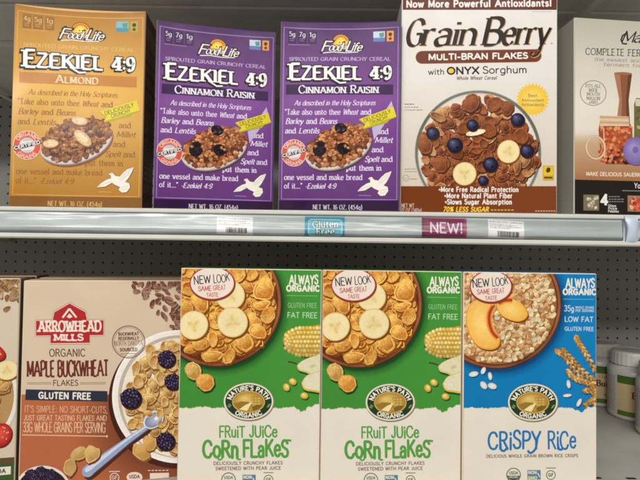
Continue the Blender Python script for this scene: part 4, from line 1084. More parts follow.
    for tx, y, x1 in (('Glass', 206.6, 616), ('Pickle', 209.4, 617), ('Pebbles', 212.2, 618.6)): a.text(tx, 608.2, y, x1, y + .2, 2.2, F_SANS, wl)
    a.text('You', 634.4, 188, 643, 188.2, 5, F_SANS, wl)
    a.line([(622.4, 190.6), (660, 191.4)], .9, g)
    a.build('base_lettering', root)
    return root
# ------------------------------------------------------------------ lower shelf: buckwheat flakes carton
def seed_mark(a, x, y, r, rot, c):
    n = 10; cs, sn = cos(rot), sin(rot)
    def P(t, k=1.): 
        u, v = r * 1.25 * cos(t) * k, r * .72 * sin(t) * k * (1 - .28 * cos(t)); return (x + u * cs - v * sn, y + u * sn + v * cs)
    a.up(); a.poly([(P(-2 * pi * k / n)[0] + r * .2, P(-2 * pi * k / n)[1] + r * .3) for k in range(n)], C3(164, 142, 116))
    a.up(); a.poly([P(-2 * pi * k / n) for k in range(n)], [mul(c, 1 + .45 * sin(2 * pi * k / n - 1 + rot)) for k in range(n)])
    a.up(); a.poly([P(0), P(2.4, .8), P(pi, .9), P(2.9, .3)][::-1], mul(c, 1.7))
def buckwheat(loc, yaw, W, H, D):
    root = thing('cereal_box', loc, yaw, 'cream and terracotta buckwheat flakes carton with a red banner logo and a spoon', 'cereal box')
    sh = Sheet([(23.8, 280.3), (182.0, 280.2), (17.8, 492.2), (178.0, 477.2)], W, H, D)
    cr, te = C3(214, 193, 166), C3(182, 103, 66)
    carton(root, W, H, D, cr, C3(176, 158, 138), C3(206, 184, 160), crease=.001)
    a = sh.part()
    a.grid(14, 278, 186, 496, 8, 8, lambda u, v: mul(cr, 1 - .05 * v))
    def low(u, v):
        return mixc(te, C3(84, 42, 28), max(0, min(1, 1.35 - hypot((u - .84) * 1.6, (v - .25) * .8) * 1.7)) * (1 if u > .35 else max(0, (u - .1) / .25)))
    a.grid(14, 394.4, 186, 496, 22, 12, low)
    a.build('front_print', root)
    a = sh.part(); rr = random.Random(8)
    for k in range(66):
        x = 130 + 52 * rr.random() ** .6; y = 281 + rr.random() * (x - 126) * 1.0
        seed_mark(a, x, min(y, 330), rr.uniform(2.4, 3.6), rr.uniform(0, 6.28), C3(*rr.choice(((120, 78, 64), (104, 62, 52), (140, 98, 82)))))
    a.build('seed_picture', root)
    # banner logo
    a = sh.part(); red = C3(176, 44, 44); wh = C3(236, 222, 206)
    P = [(36, 320.6), (52.6, 320.6), (54.4, 312.2), (69.6, 303.4), (85.4, 312), (87, 320.4), (103.6, 320.2), (103.6, 335), (89.8, 335.2), (89.8, 342.8), (50.6, 343.2), (50.6, 335.4), (36, 335.6)]
    a.line(P, 2.6, C3(150, 50, 46), closed=True); a.line(P, 1.6, wh, closed=True); a.shape(P, red)
    a.text('ARROWHEAD', 38.8, 331.6, 100.8, 331.2, 10.4, F_SLAB, wh, extra=.06); a.text('MILLS', 54.4, 340.4, 83, 340.2, 6, F_SLAB, wh, extra=.08)
    a.line([(62.6, 317.6), (69.4, 308.6)], 1.9, wh); a.line([(69.4, 308.6), (76.4, 317.4)], 1.9, wh); a.shape([(66.6, 316.8), (69.6, 313.4), (72.6, 316.8), (69.6, 318.2)], wh)
    a.build('banner_logo', root)
    a = sh.part(); bn = C3(108, 46, 38)
    a.text('ORGANIC', 49.6, 356.4, 85, 356.2, 7.2, F_SANS, C3(92, 58, 46)); a.build('organic_lettering', root)
    a = sh.part(); a.text('MAPLE', 27.4, 376.6, 54.6, 376.4, 15.6, st(.25, .19, serif=.03, gap=.16), bn); a.text('BUCKWHEAT', 58, 376.4, 108.2, 376, 15.8, st(.25, .19, serif=.035, gap=.16), bn)
    a.text('FLAKES', 53.4, 385.6, 78, 385.4, 5.4, F_SANS, C3(92, 58, 46))
    for x0, x1 in ((27.2, 51.6), (80, 106)): a.line([(x0, 382.6), (x1, 382.4)], .5, C3(130, 100, 82)); a.line([(x0, 384), (x1, 383.8)], .5, C3(130, 100, 82))
    a.build('title_lettering', root)
    a = sh.part(); a.shape([(25.8, 389.2), (107.4, 391), (107.8, 401.6), (25.2, 400)], C3(44, 50, 62)); a.text('GLUTEN FREE', 39, 398.2, 90.4, 399.2, 6, F_BOLD, C3(234, 226, 214)); a.build('gluten_free_band', root)
    a = sh.part(); pk = C3(236, 196, 164)
    a.text("IT'S SIMPLE: NO SHORT-CUTS,", 24.8, 412, 107.2, 413, 6.4, F_THIN, pk); a.text('JUST GREAT TASTING FLAKES AND', 24.2, 420.2, 106.4, 420.6, 5, F_THIN, pk, extra=.04)
    a.text('33G WHOLE GRAINS PER SERVING', 23.4, 431.8, 105.4, 432.4, 9.8, st(.13, cap='round', gap=.14), pk); a.line([(22, 434.8), (107, 436.2)], .8, pk); a.ell(107, 436.2, .9, 1.2, pk, 0, 10)
    a.build('promise_lettering', root)
    # white bowl
    a = sh.part(); cx, cy = 178.5, 396.6
    a.ell(cx - 2, cy + 4, 68, 68, C3(70, 34, 24), 0, 70)
    a.ell(cx, cy, 66.4, 66.6, C3(238, 232, 224), 0, 80); a.ring(cx, cy, 65.4, 65.6, 1.6, C3(246, 240, 230), 80); a.ell(cx + .6, cy, 61, 61.4, C3(190, 176, 160), 0, 80); a.ell(cx + 2, cy + 1, 59, 59.6, C3(236, 226, 208), 0, 80)
    a.build('white_bowl_picture', root)
    a = sh.part(); rr = random.Random(31)
    for x, y in a.scatter(cx + 2, cy, 55, 9.2, rr) + a.scatter(cx + 4, cy, 50, 13, rr):
        if x < 184: a.flake(x, y, rr.uniform(5.4, 8.6), C3(170, 108, 44), C3(240, 206, 138), rr, rr.uniform(.5, .9), C3(128, 80, 36), rim=1.25)
    a.build('flakes_picture', root)
    a = sh.part()
    # spoon
    hi, md, dk = C3(206, 214, 232), C3(150, 164, 194), C3(92, 100, 128)
    sp = catmull([(146.6, 424.6), (149.4, 428.4), (130, 442.6), (108, 461.4), (93, 474.4), (87.4, 477), (82.8, 474.6), (82.4, 469.6), (86.6, 464.6), (103, 453.4), (126, 437.8), (146.6, 424.6)], 3)
    a.shape([(x + 2, y + 3) for x, y in sp], C3(78, 40, 28)); a.shape(sp, md)
    a.shape(catmull([(146.4, 425), (147.6, 426.4), (126, 441.4), (104, 459), (90, 470.4), (85.6, 471.6), (85.4, 468.6), (90, 464.4), (106, 453.2), (128, 437.6), (146.4, 425)], 3), hi)
    a.line([(148.6, 429), (129.6, 443.2), (107.6, 461.8), (93, 474)], .7, dk)
    a.ell(154.6, 420.6, 11.4, 8.2, C3(120, 84, 44), -.62, 30); a.ell(153.6, 419.6, 11.2, 8, C3(222, 226, 238), -.62, 32); a.ell(153.8, 419.8, 9.8, 6.7, C3(196, 204, 224), -.62, 32, edge=C3(122, 134, 166), hx=.35, hy=.3, rings=4)
    a.ell(157.4, 417.4, 3.6, 1.7, C3(240, 242, 248), -.62, 16)
    rs = random.Random(12)
    for x, y, s_ in ((160, 413.6, 5.2), (148.6, 413.4, 4.8), (161.6, 424, 4.6)): a.flake(x, y, s_, C3(170, 108, 44), C3(240, 206, 138), rs, .7, rim=1.25)
    a.build('spoon_picture', root)
    a = sh.part(); rr = random.Random(3)
    a.flake(141, 452, 10, C3(206, 150, 74), C3(224, 178, 104), rr, .7, C3(128, 82, 38)); a.flake(149.6, 443, 8, C3(206, 150, 74), C3(224, 178, 104), rr, .8, C3(128, 82, 38))
    for x, y, r in ((166.6, 358.8, 8.8), (173, 381.6, 8.4), (130.8, 398, 10.4), (165.6, 441, 9.2)): a.drupe(x, y, r, rr)
    for x, y, r, s in ((79, 453.4, 8.4, .8), (92, 453.8, 9.2, .8), (70, 467, 9, .72)): a.flake(x, y, r, C3(196, 150, 84), C3(218, 182, 118), rr, s, C3(112, 58, 36), rim=1.3)
    a.build('blackberries_picture', root)
    a = sh.part(); a.ring(128.6, 341.8, 16.2, 16, .9, C3(128, 96, 78), 50); a.ring(128.6, 341.8, 14.6, 14.4, .4, C3(150, 120, 100), 50)
    for tx, y, w, h, F in (('BUCKWHEAT', 335.2, 20, 2.9, F_BOLD), ('REGIONALLY', 339.6, 20, 2.9, F_BOLD), ('NORTH DAKOTA', 345.4, 28, 4.8, F_THIN), ('SOURCED', 351, 17, 3, F_BOLD)): a.ctext(tx, 128.6, y, w, h, F, C3(98, 68, 56), slope=-.02)
    a.line([(121, 353.6), (136, 353.4)], .5, C3(128, 96, 78)); a.build('regional_stamp', root)
    a = sh.part(); a.ell(43, 489, 27.6, 23.6, C3(232, 214, 200), 0, 44); a.ell(43, 490, 25.6, 21.8, C3(40, 34, 46), 0, 40)
    for x, y in ((31, 474.6), (41, 471.6), (51, 474.4), (36, 482), (47, 482)): a.drupe(x, y, 5.8, rr)
    a.build('berry_bowl_picture', root)
    a = sh.part(); pk = C3(226, 206, 190)
    a.ring(114.6, 477.4, 4.4, 4.4, .8, pk, 24); a.text('GF', 112, 479, 117.2, 479, 3.4, F_SANS, pk); a.line([(109, 471.4), (120, 471.2)], .8, pk)
    a.ell(134.6, 477, 8, 5.2, pk, 0, 28); a.text('USDA', 129.6, 478, 139.6, 478, 3.2, F_BOLD, C3(96, 60, 46)); a.shape([(150, 473), (169, 472.6), (169, 480), (150, 480)], pk)
    for k in range(6): a.line([(148 + k * 3.6, 470.4), (150.4 + k * 3.6, 470.3)], .8, pk)
    a.build('certification_marks', root)
    return root

def fruit_flakes(loc, yaw, W, H, D):
    """only its right edge shows: seeds, bowl of flakes with strawberry and banana, green base"""
    root = thing('cereal_box', loc, yaw, 'carton cut off by the left edge with strawberries and banana slices in a bowl', 'cereal box')
    # sheet units: millimetres-like grid, 160 wide x 215 high, right edge at x = 160
    sh = Sheet([(0, 0), (160, 0), (0, 215), (160, 215)], W, H, D)
    cr = C3(212, 196, 172)
    carton(root, W, H, D, cr, C3(120, 104, 88), C3(150, 124, 96), crease=.001)
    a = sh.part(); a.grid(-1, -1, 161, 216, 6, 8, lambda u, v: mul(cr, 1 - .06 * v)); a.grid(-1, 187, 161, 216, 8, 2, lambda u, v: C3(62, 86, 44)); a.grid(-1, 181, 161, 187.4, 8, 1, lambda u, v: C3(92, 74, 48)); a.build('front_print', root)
    a = sh.part(); rr = random.Random(14)
    for k in range(120):
        x = 161 - 60 * rr.random() ** 1.3; y = rr.random() * 24 * (1 - (161 - x) / 90)
        seed_mark(a, x, y, rr.uniform(2.4, 3.4), rr.uniform(0, 6.28), C3(*rr.choice(((150, 112, 72), (126, 88, 56), (176, 140, 98)))))
    seed_mark(a, 148, 31, 3.2, -.6, C3(134, 94, 62)); a.build('seed_picture', root)
    a = sh.part(); cx, cy = 102, 120
    a.ell(cx, cy, 60.5, 60.5, C3(190, 184, 172), 0, 70); a.ell(cx, cy, 58.6, 58.6, C3(226, 220, 208), 0, 70); a.ell(cx, cy, 55, 55, C3(180, 140, 90), 0, 60)
    for k in range(150):
        t, q = rr.uniform(0, 2 * pi), sqrt(rr.random()); a.flake(cx + 50 * q * cos(t), cy + 50 * q * sin(t), rr.uniform(5, 8), C3(176, 122, 62), C3(220, 178, 108), rr, rr.uniform(.5, .85), C3(116, 76, 40), rim=1.25)
    for x, y, rx, ry, t in ((136, 74, 13, 8, .5), (120, 98, 11, 8, .2), (146, 158, 10, 12, .3), (88, 140, 12, 9, 0)):
        a.ell(x + 1, y + 1.4, rx, ry, C3(96, 40, 28), t, 24); a.ell(x, y, rx, ry, C3(226, 92, 70), t, 26, edge=C3(166, 30, 32), hx=-.2, hy=-.2, rings=3)
        for k in range(14):
            u, q = rr.uniform(0, 6.28), sqrt(rr.random()) * .8; a.ell(x + rx * q * cos(u), y + ry * q * sin(u), .6, .8, C3(236, 190, 110), 0, 6)
    a.banana(150, 93, 11, 10); a.banana(110, 120, 11, 11); a.banana(96, 84, 11, 10); a.build('fruit_bowl_picture', root)
    a = sh.part(); wl = C3(226, 216, 200); a.text('ORGANIC', 96, 198, 126, 198, 6, F_BOLD, wl); a.shape([(132, 190), (156, 190), (156, 198), (132, 198)], wl); a.text('USDA', 137, 196, 151, 196, 4, F_BOLD, C3(50, 80, 50)); a.build('certification_marks', root)
    return root

# ------------------------------------------------------------------ corn flakes and crispy rice cartons
def brand_oval(a, cx, cy):
    a.ell(cx + .5, cy + 1, 25.2, 19, C3(126, 120, 96), 0, 56); a.ell(cx, cy, 24.8, 18.6, C3(228, 216, 190), 0, 60); a.ell(cx, cy, 23.2, 17, C3(34, 60, 38), 0, 60)
    a.ell(cx, cy + .4, 16.4, 11, C3(214, 178, 96), 0, 48); a.ell(cx, cy + .4, 15.6, 10.2, C3(226, 196, 110), 0, 44, edge=C3(170, 124, 44), hx=-.3, hy=-.4, rings=3)
    def inside(P): return [(cx + max(-1, min(1, x)) * 15.4, cy + .4 + y * 10) for x, y in P]
    a.shape(inside([(-.95, .2), (-.5, -.05), (0, .0), (.3, .25), (.1, .6), (-.3, .85), (-.7, .66)]), C3(150, 116, 44)); a.shape(inside([(.1, -.5), (.5, -.6), (.85, -.4), (.95, .1), (.6, .3), (.3, .1)]), C3(176, 140, 60))
    a.shape(inside([(-.6, .74), (-.2, .3), (.1, .1), (.0, -.1), (.2, .1), (.1, .4), (-.1, .9)]), C3(238, 220, 160)); a.shape(inside([(.3, .9), (.2, .5), (.5, .3), (.9, .3), (.7, .7)]), C3(124, 96, 36))
    for k in range(9): a.ell(cx + 4 + (k % 3) * 3.2, cy - 3 + (k // 3) * 2.6, 1.2, .9, C3(206, 176, 90), 0, 8)
    a.arc("NATURE'S PATH", cx, cy + .5, 17.6, 12, 168, 12, 4.3, F_BOLD, C3(238, 232, 214)); a.arc('ORGANIC', cx, cy, 22, 15.9, 232, 308, 4., F_BOLD, C3(238, 232, 214))
    for s in (-1, 1):
        for k in range(2): a.ell(cx + s * 19.6 + k * 1., cy + 5 - k * 1.6, 1.9, .7, C3(120, 150, 96), -.6 * s, 8)
def new_look(a, cx, cy, rx, ry):
    a.ell(cx + .5, cy + 1., rx + .4, ry + .4, C3(120, 66, 34), 0, 50); a.ell(cx, cy, rx, ry, C3(172, 50, 46), 0, 56); a.ell(cx, cy, rx - 1.1, ry - 1.1, C3(232, 218, 204), 0, 52)
    a.text('NEW', cx - 18, cy + .8, cx - 1.6, cy - .4, 7.8, st(.15, cap='round', gap=.16, jit=.06), C3(44, 32, 34)); a.text('LOOK', cx + 1.6, cy - .6, cx + 17.4, cy - 2, 7.8, st(.15, cap='round', gap=.12, jit=.08), C3(44, 32, 34), seed=8)
    rd = C3(184, 62, 66); a.text('SAME', cx - 13.6, cy + 7.8, cx - 1., cy + 7.2, 4.6, F_HAND, rd); a.text('GREAT', cx + 1.2, cy + 7.1, cx + 13.4, cy + 6.4, 4.6, F_HAND, rd, seed=5); a.text('TASTE', cx - 5.6, cy + 13.6, cx + 6, cy + 13.2, 3.8, F_HAND, rd)
def torn_edge(a, y, x0, x1, steps, col, edge):
    rr = random.Random(17); pts = []; x = x0
    while x <= x1:
        b = 0
        for sx, sy in steps:
            if x >= sx: b = sy
        pts.append((x, y + b + rr.uniform(-.7, .7) + .5 * sin(x * .21))); x += rr.uniform(1, 2.2)
    a.up()
    for i in range(len(pts) - 1): a.poly([(pts[i][0], pts[i][1] - rr.uniform(.3, .9)), pts[i], pts[i + 1], (pts[i + 1][0], pts[i + 1][1] - rr.uniform(.3, .9))][::-1], edge)
    a.up()
    for i in range(len(pts) - 1):
        p, q = pts[i], pts[i + 1]; a.poly([(p[0], 450), (q[0], 450), q, p], col)
        a.poly([(p[0], 497), (q[0], 497), (q[0], 450), (p[0], 450)], col)
def wood_bowl(a, cx, cy, RO, RI, inner):
    dk, ik = (C3(24, 70, 28), C3(66, 141, 54)) if inner == 'corn' else (C3(10, 70, 118), C3(16, 122, 180))
    a.ell(cx + 2, cy + 3, RO + .5, RO + .5, dk, 0, 80); a.ring(cx + 2, cy + 3, RO + 3, RO + 3, 8, None, 90, fn=lambda k, t: mixc(dk, mul(ik, .95), k ** .7))
    a.ell(cx, cy, RO, RO, C3(96, 48, 30), 0, 90)
    a.ring(cx, cy, (RO + RI) / 2, (RO + RI) / 2, RO - RI, None, 110, fn=lambda k, t: mul(mixc(C3(176, 106, 66), C3(84, 38, 24), abs(2 * k - .8)), .9 + .25 * sin(t * 7) * sin(t * 3 + 1) - .25 * sin(t)))
    a.ell(cx, cy, RI, RI, C3(90, 46, 20), 0, 90)
def natures(kind, loc, yaw, W, H, D, label):
    corn = kind == 'corn'
    root = thing('cereal_box', loc, yaw, label, 'cereal box')
    Q = [(181.3, 267.7), (322.0, 269.7), (176.7, 490.7), (319.0, 492.7)] if corn else [(462.4, 271.6), (595.4, 273.4), (460.8, 494.0), (595.3, 495.9)]
    ink = C3(66, 141, 54) if corn else C3(16, 122, 180)
    paper = C3(226, 218, 201)
    sh = Sheet(Q, W, H, D)
    carton(root, W, H, D, C3(224, 208, 188), C3(206, 190, 166), C3(60, 140, 66) if corn else C3(60, 140, 190), crease=.001)
    a = sh.part(); x0, x1 = (172, 326) if corn else (456, 600)
    a.grid(x0, 264, x1, 420, 14, 14, lambda u, v: mul(ink, .92 + .14 * u)); a.build('front_print', root)
    cx, cy = (216.5, 301.6) if corn else (495, 303.8)
    a = sh.part(); wood_bowl(a, cx, cy, 65.4, 61.2, kind); a.build('wooden_bowl_picture', root)
    rr = random.Random(77 if corn else 50)
    a = sh.part()
    if corn:
        for x, y in a.scatter(cx, cy, 56, 7.2, rr) + a.scatter(cx, cy, 53, 11, rr):
            if x > 170 and y > 260: a.flake(x, y, rr.uniform(5.4, 9), C3(176, 92, 20), C3(246, 190, 90), rr, rr.uniform(.5, .95), C3(126, 62, 16), rim=1.12)
        for x, y, r, s in ((264, 289, 11.5, .95), (252, 322.5, 10, .9), (262, 305, 9, .5), (200, 302, 11, .7), (201, 343, 10.4, .62), (213, 339, 8, .6), (244.6, 342, 10, .9), (236, 274, 11, .8), (258, 331, 9, .8), (184, 308, 10, .9), (213.5, 318.6, 6.6, .5), (213, 324, 7, .5), (212, 356, 11, .5), (229, 356, 9, .6), (268, 315, 8.6, .8)):
            a.flake(x, y, r, C3(198, 116, 30), C3(246, 196, 102), rr, s, C3(130, 66, 18), rim=1.12)
        a.build('corn_flakes_picture', root)
        a = sh.part(); a.banana(230, 295, 15, 14.6, .3); a.banana(193.8, 325, 14.2, 14.8, .9); a.banana(232.6, 322, 15.2, 15.4, 2.); a.build('banana_picture', root)
        a = sh.part(); a.flake(193.4, 370.8, 9.4, C3(206, 150, 70), C3(232, 190, 116), rr, .85, C3(18, 64, 30), rim=1.2); a.flake(205.4, 382, 9.2, C3(206, 130, 46), C3(226, 170, 84), rr, .95, C3(18, 64, 30), rim=1.3); a.build('loose_flakes_picture', root)
    else:
        a.ell(cx, cy, 60.4, 60.4, C3(150, 98, 54), 0, 70)
        for x, y in a.scatter(cx, cy, 58.4, 4.1, rr, .5):
            if x < 458 or y < 268: continue
            c = C3(*rr.choice(((206, 162, 112), (224, 184, 136), (190, 142, 92), (232, 198, 156)))); t2 = rr.uniform(0, 3.1)
            a.ell(x + .4, y + .6, 3.1, 2.4, C3(156, 104, 60), t2, 8); a.flake(x, y, rr.uniform(2.7, 3.7), mul(c, .72), mul(c, 1.55), rr, rr.uniform(.6, .8), n=9)
        a.build('puffed_rice_picture', root)
        a = sh.part()
        def slice_(P, inner):
            a.shape([(x + 1, y + 1.6) for x, y in P], C3(120, 64, 26)); a.up()
            cxm, cym = sum(p[0] for p in P) / len(P), sum(p[1] for p in P) / len(P)
            a.shape(P, C3(226, 154, 46))
            a.shape([(cxm + (x - cxm) * .93, cym + (y - cym) * .95) for x, y in P], C3(236, 180, 78))
            for k in range(5):
                f = .86 - k * .16; a.shape([(cxm - 1.5 + (x - cxm) * f, cym - 1 + (y - cym) * (f + .06)) for x, y in P], mixc(C3(236, 180, 78), C3(246, 206, 118), (k + 1) / 5))
            for w, c in ((6.4, C3(236, 168, 70)), (5.2, C3(230, 150, 62)), (4., C3(218, 126, 52)), (2.8, C3(198, 92, 42)), (1.6, C3(164, 56, 34))): a.line(catmull(inner, 4), w, c)
        slice_(catmull([(472, 302), (478, 298.6), (489, 302), (492.6, 304.4), (489, 312), (488, 322), (492, 333), (498.6, 339), (497, 346.6), (489, 349.8), (477, 346.8), (468.6, 336), (464.4, 321), (466.6, 308), (472, 302)], 4), [(492, 306), (488.4, 313), (488, 322), (491, 332), (496.6, 338)])
        slice_(catmull([(495, 304.4), (501, 300), (511, 299), (520, 303), (526.4, 312), (524.4, 318.6), (516, 321.6), (504, 318), (497, 312), (495, 304.4)], 4), [(497, 303.4), (503, 300.4), (511, 300)])
        a.build('peach_slices_picture', root)
        a = sh.part(); gold = ((206, 156, 84), (226, 184, 112), (184, 130, 62))
        for cur in (((574.4, 337), (579, 345), (586, 356), (594, 371)), ((555, 351), (563, 356), (572, 368), (584, 381), (595, 390)), ((561, 350), (570, 359), (580, 370), (592, 380)), ((566, 371), (573, 378), (584, 382), (594, 384)), ((583, 391), (590, 390.6), (594, 396), (588, 402), (584, 405)), ((590, 386), (595, 394), (592, 404))):
            pp = catmull(list(cur), 6)
            a.line(pp, .6, C3(170, 130, 70))
            for i, (x, y) in enumerate(pp):
                c = C3(*rr.choice(gold)); d = pp[min(i + 1, len(pp) - 1)]; e = pp[max(0, i - 1)]; t = atan2(d[1] - e[1], d[0] - e[0]) + (.5 if i % 2 else -.5)
                ox, oy = (-(d[1] - e[1]), d[0] - e[0]); l = (hypot(ox, oy) or 1) / (1.3 * (1 if i % 2 else -1))
                a.ell(x + ox / l + .5, y + oy / l + .7, 3., 1.6, C3(16, 66, 108), t, 10); a.ball(x + ox / l, y + oy / l, 3., 1.5, mul(c, 1.35), c, mul(c, .45), t, n=10)
        for x, y, rx, ry, t in ((472.4, 374, 4.8, 2.6, -.2), (482.4, 385.2, 4.4, 2.9, .9), (491, 386, 4.6, 3, .3), (488.8, 376, 4, 2, 1.4), (482, 370.6, 3.8, 2.2, 2), (567, 384, 4.2, 2, 1.4), (566, 395.4, 4.4, 1.6, -.1), (577.4, 402.4, 4.4, 2, -1.1)):
            a.ell(x + .7, y + 1.1, rx, ry, C3(14, 70, 116), t, 14); a.ell(x, y, rx, ry, C3(236, 232, 220), t, 16, edge=C3(204, 204, 196), rings=2)
        a.build('rice_ears_picture', root)
    # corn cob, pear and kernels
    if corn:
        a = sh.part()
        cob = catmull([(283, 339.6), (285.4, 332.6), (293, 328.6), (306, 327.4), (324, 326.2), (324, 355), (312, 356), (300, 354.6), (289, 349.4), (284, 344.6), (283, 339.6)], 4)
        a.shape([(x, y + 2.4) for x, y in cob], C3(20, 70, 32)); a.shape(cob, C3(190, 146, 48))
        for j in range(7):
            for i in range(12):
                x = 286 + i * 3.5 + (j % 2) * 1.5 + rr.uniform(-.3, .3); v = (j - 3) / 3.15; hgt = 14.2 * min(1, sqrt(max(0, (x - 282) / 16)))
                y = 341.6 + v * hgt
                if abs(v * hgt) > 13.6: continue
                c = mixc(C3(228, 190, 84), C3(248, 232, 160), rr.random()); k = 1 - .35 * max(0, v)
                a.ball(x, y, rr.uniform(1.9, 2.4), rr.uniform(1.9, 2.5), mul(mul(c, 1.12), k), mul(c, k), mul(C3(190, 146, 48), k), 0, n=9)
        a.build('corn_cob_picture', root)
        a = sh.part()
        for P, c, e in (([(297, 365.6), (301, 361.6), (309, 357.6), (316, 355.4), (324, 353), (324, 372), (314, 376), (306, 372.6), (299, 370.4)], C3(222, 214, 176), C3(206, 190, 110)), ([(301.4, 383), (306, 376), (314, 372.8), (324, 371), (324, 391), (312, 391.4), (304, 389.4)], C3(224, 216, 184), C3(212, 182, 70))):
            q = catmull(P + [P[0]], 4); a.shape([(x + .4, y + 2) for x, y in q], C3(22, 76, 34)); a.shape(q, e); mx_, my_ = sum(p[0] for p in P) / len(P), sum(p[1] for p in P) / len(P)
            a.shape([(mx_ + (x - mx_) * .92, my_ + (y - my_) * .86 - .6) for x, y in q], c)
        a.line([(288, 361.6), (293, 362.4), (297, 364)], 1.3, C3(70, 52, 30)); a.ell(313, 366, 3.4, 1.6, C3(204, 192, 140), -.4, 14)
        a.build('pear_picture', root)
        a = sh.part()
        for x, y, t in ((286.4, 387.2, 1.1), (292.8, 381.6, .5), (304.4, 395.6, .2)): a.ell(x + .8, y + 1.2, 4.2, 3.4, C3(20, 76, 34), t, 14); a.ball(x, y, 4.1, 3.3, C3(246, 232, 160), C3(232, 200, 96), C3(186, 140, 44), t, 16)
        a.build('kernel_picture', root)
    # lettering on the coloured field
    a = sh.part(); wl = C3(234, 228, 212); o = (0, 0) if corn else (275.2, 3.4)
    ox, oy = o
    X = lambda v: v + ox
    a.text('ALWAYS', X(289.6), 284 + oy, X(317.8), 284.2 + oy, 8.8, F_HANDB, wl); a.text('ORGANIC', X(286.8), 291 + oy, X(319.2), 291.2 + oy, 5.4, F_BOLD, wl, extra=.03)
    a.line([(X(286.8), 295.6 + oy), (X(317.4), 296 + oy)], .6, C3(126, 186, 120) if corn else C3(110, 170, 206)); a.build('always_organic_lettering', root)
    a = sh.part(); lt = C3(178, 214, 166) if corn else C3(206, 220, 226)
    if corn: a.text('GLUTEN FREE', 288, 307.4, 316.8, 307.8, 4.6, F_THIN, lt); a.text('FAT FREE', 287.6, 317.6, 317, 318, 5.2, F_SANS, lt)
    else:
        a.text('35g', 563, 311, 572.4, 311.2, 5.6, F_SANS, lt); a.text('WHOLE GRAINS', 574.2, 308.4, 592.6, 308.7, 2.3, F_SANS, lt); a.text('PER SERVING', 574.2, 311.6, 592.6, 311.9, 2.3, F_SANS, lt)
        a.text('LOW FAT', 563.6, 321.4, 591.6, 321.8, 4.8, F_SANS, lt); a.text('GLUTEN FREE', 563.6, 330.4, 592.2, 330.8, 3.6, F_SANS, lt)
    a.build('claims_lettering', root)
    # cream paper below the torn edge
    a = sh.part()
    if corn: torn_edge(a, 407.8, 172, 326, ((296, 2.4), (300, 4.2), (303, 2), (306, -1), (312, -2.6)), paper, C3(190, 190, 150))
    else: torn_edge(a, 408, 456, 600, ((572, 1.6), (578, 3.6), (582, 1.4), (585, -.6)), paper, C3(170, 190, 196))
    a.build('torn_paper', root)
    a = sh.part(); brand_oval(a, *((248.6, 401.4) if corn else (531.2, 402))); a.build('brand_oval', root)
    a = sh.part(); new_look(a, *((212.4, 283.2, 22.6, 16.6) if corn else (489.6, 286.4, 21.2, 16.2))); a.build('new_look_sticker', root)
    a = sh.part(); g = C3(86, 156, 66) if corn else C3(40, 116, 176); br = C3(112, 84, 70)
    FH = st(.16, cap='round', gap=.2, jit=.05)
    if corn:
        a.text('FRuiT', 219.6, 437, 244.6, 437, 11, st(.2, cap='round', gap=.16, jit=.04), g); a.text('JUiCe', 250, 437, 277, 436.6, 11, st(.2, cap='round', gap=.16, jit=.04), g, seed=6)
        FB = st(.25, cap='round', gap=.17, jit=.04)
        a.text('CoRn', 203.4, 457, 238, 457, 16.4, FB, g); a.text('FLaKeS', 243.6, 456.4, 288, 456, 16.4, FB, g, seed=9)
        a.line(catmull([(222.4, 455), (221.6, 459), (219, 459.6), (217.8, 457.4)], 4), 1.7, g); a.line(catmull([(237, 455), (237.6, 459), (241, 459.2)], 4), 1.7, g); a.line(catmull([(285, 441), (288, 440.2), (291.4, 440.8)], 4), 2.2, g)
    else:
        FB = st(.185, cap='round', gap=.17, jit=.04)
        a.text('CRiSPY', 487, 448.4, 538.6, 448.4, 17.2, FB, g, seed=4); a.text('RiCe', 546.6, 448.2, 574, 447.8, 17.2, FB, g, seed=9)
        a.line(catmull([(499, 443), (499.4, 449), (502.4, 450.6), (505, 448)], 4), 2.3, g); a.line(catmull([(536, 436), (534, 448), (529, 452.6), (526, 450)], 4), 2.3, g); a.line(catmull([(556, 443), (557.6, 449), (561, 448.6)], 4), 2.3, g)
    a.build('product_name', root)
    a = sh.part(); FS = st(.2, gap=.26)
    if corn: a.text('DELICIOUSLY CRUNCHY FLAKES', 213.8, 464.8, 282.6, 464.2, 3.1, FS, br); a.text('SWEETENED WITH PEAR JUICE', 215.8, 470, 280.8, 469.4, 3.1, FS, br)
    else: a.text('DELICIOUS WHOLE GRAIN BROWN RICE CRISPS', 485, 457.2, 576.2, 456.6, 2.9, FS, br)
    a.build('description_lettering', root)
    a = sh.part(); ix, iy = (228.6, 479.6) if corn else (512, 474.6); dk = C3(70, 92, 70); dx1, dx2 = (20.6, 40) if corn else (20.4, 37.2)
    a.ring(ix, iy, 6.8, 6.8, .9, dk, 32); a.shape([(ix - 6.4, iy + .6), (ix + 6.4, iy + .6), (ix + 5, iy + 4), (ix, iy + 6.4), (ix - 5, iy + 4)], dk); a.ctext('USDA', ix, iy - .8, 8.6, 2.8, F_BOLD, dk); a.ctext('ORGANIC', ix, iy + 3, 8.8, 1.9, F_SANS, paper)
    a.shape([(ix + dx1 - 6.6, iy - 5), (ix + dx1 + 6.6, iy - 5), (ix + dx1 + 6.6, iy + 4.6), (ix + dx1 - 6.6, iy + 4.6)], C3(92, 124, 142)); a.shape([(ix + dx1 - 6.6, iy + 1), (ix + dx1 + 2, iy + 1), (ix + dx1 + 2, iy + 4.6), (ix + dx1 - 6.6, iy + 4.6)], C3(92, 140, 90)); a.ctext('NON', ix + dx1 - 1.6, iy - 1.2, 8, 2.8, F_BOLD, paper); a.ctext('GMO', ix + dx1 - 1.4, iy + 4, 8.4, 2.6, F_BOLD, paper); a.line([(ix + dx1 + 3.6, iy - 2), (ix + dx1 + 5.6, iy + 2)], 1, paper)
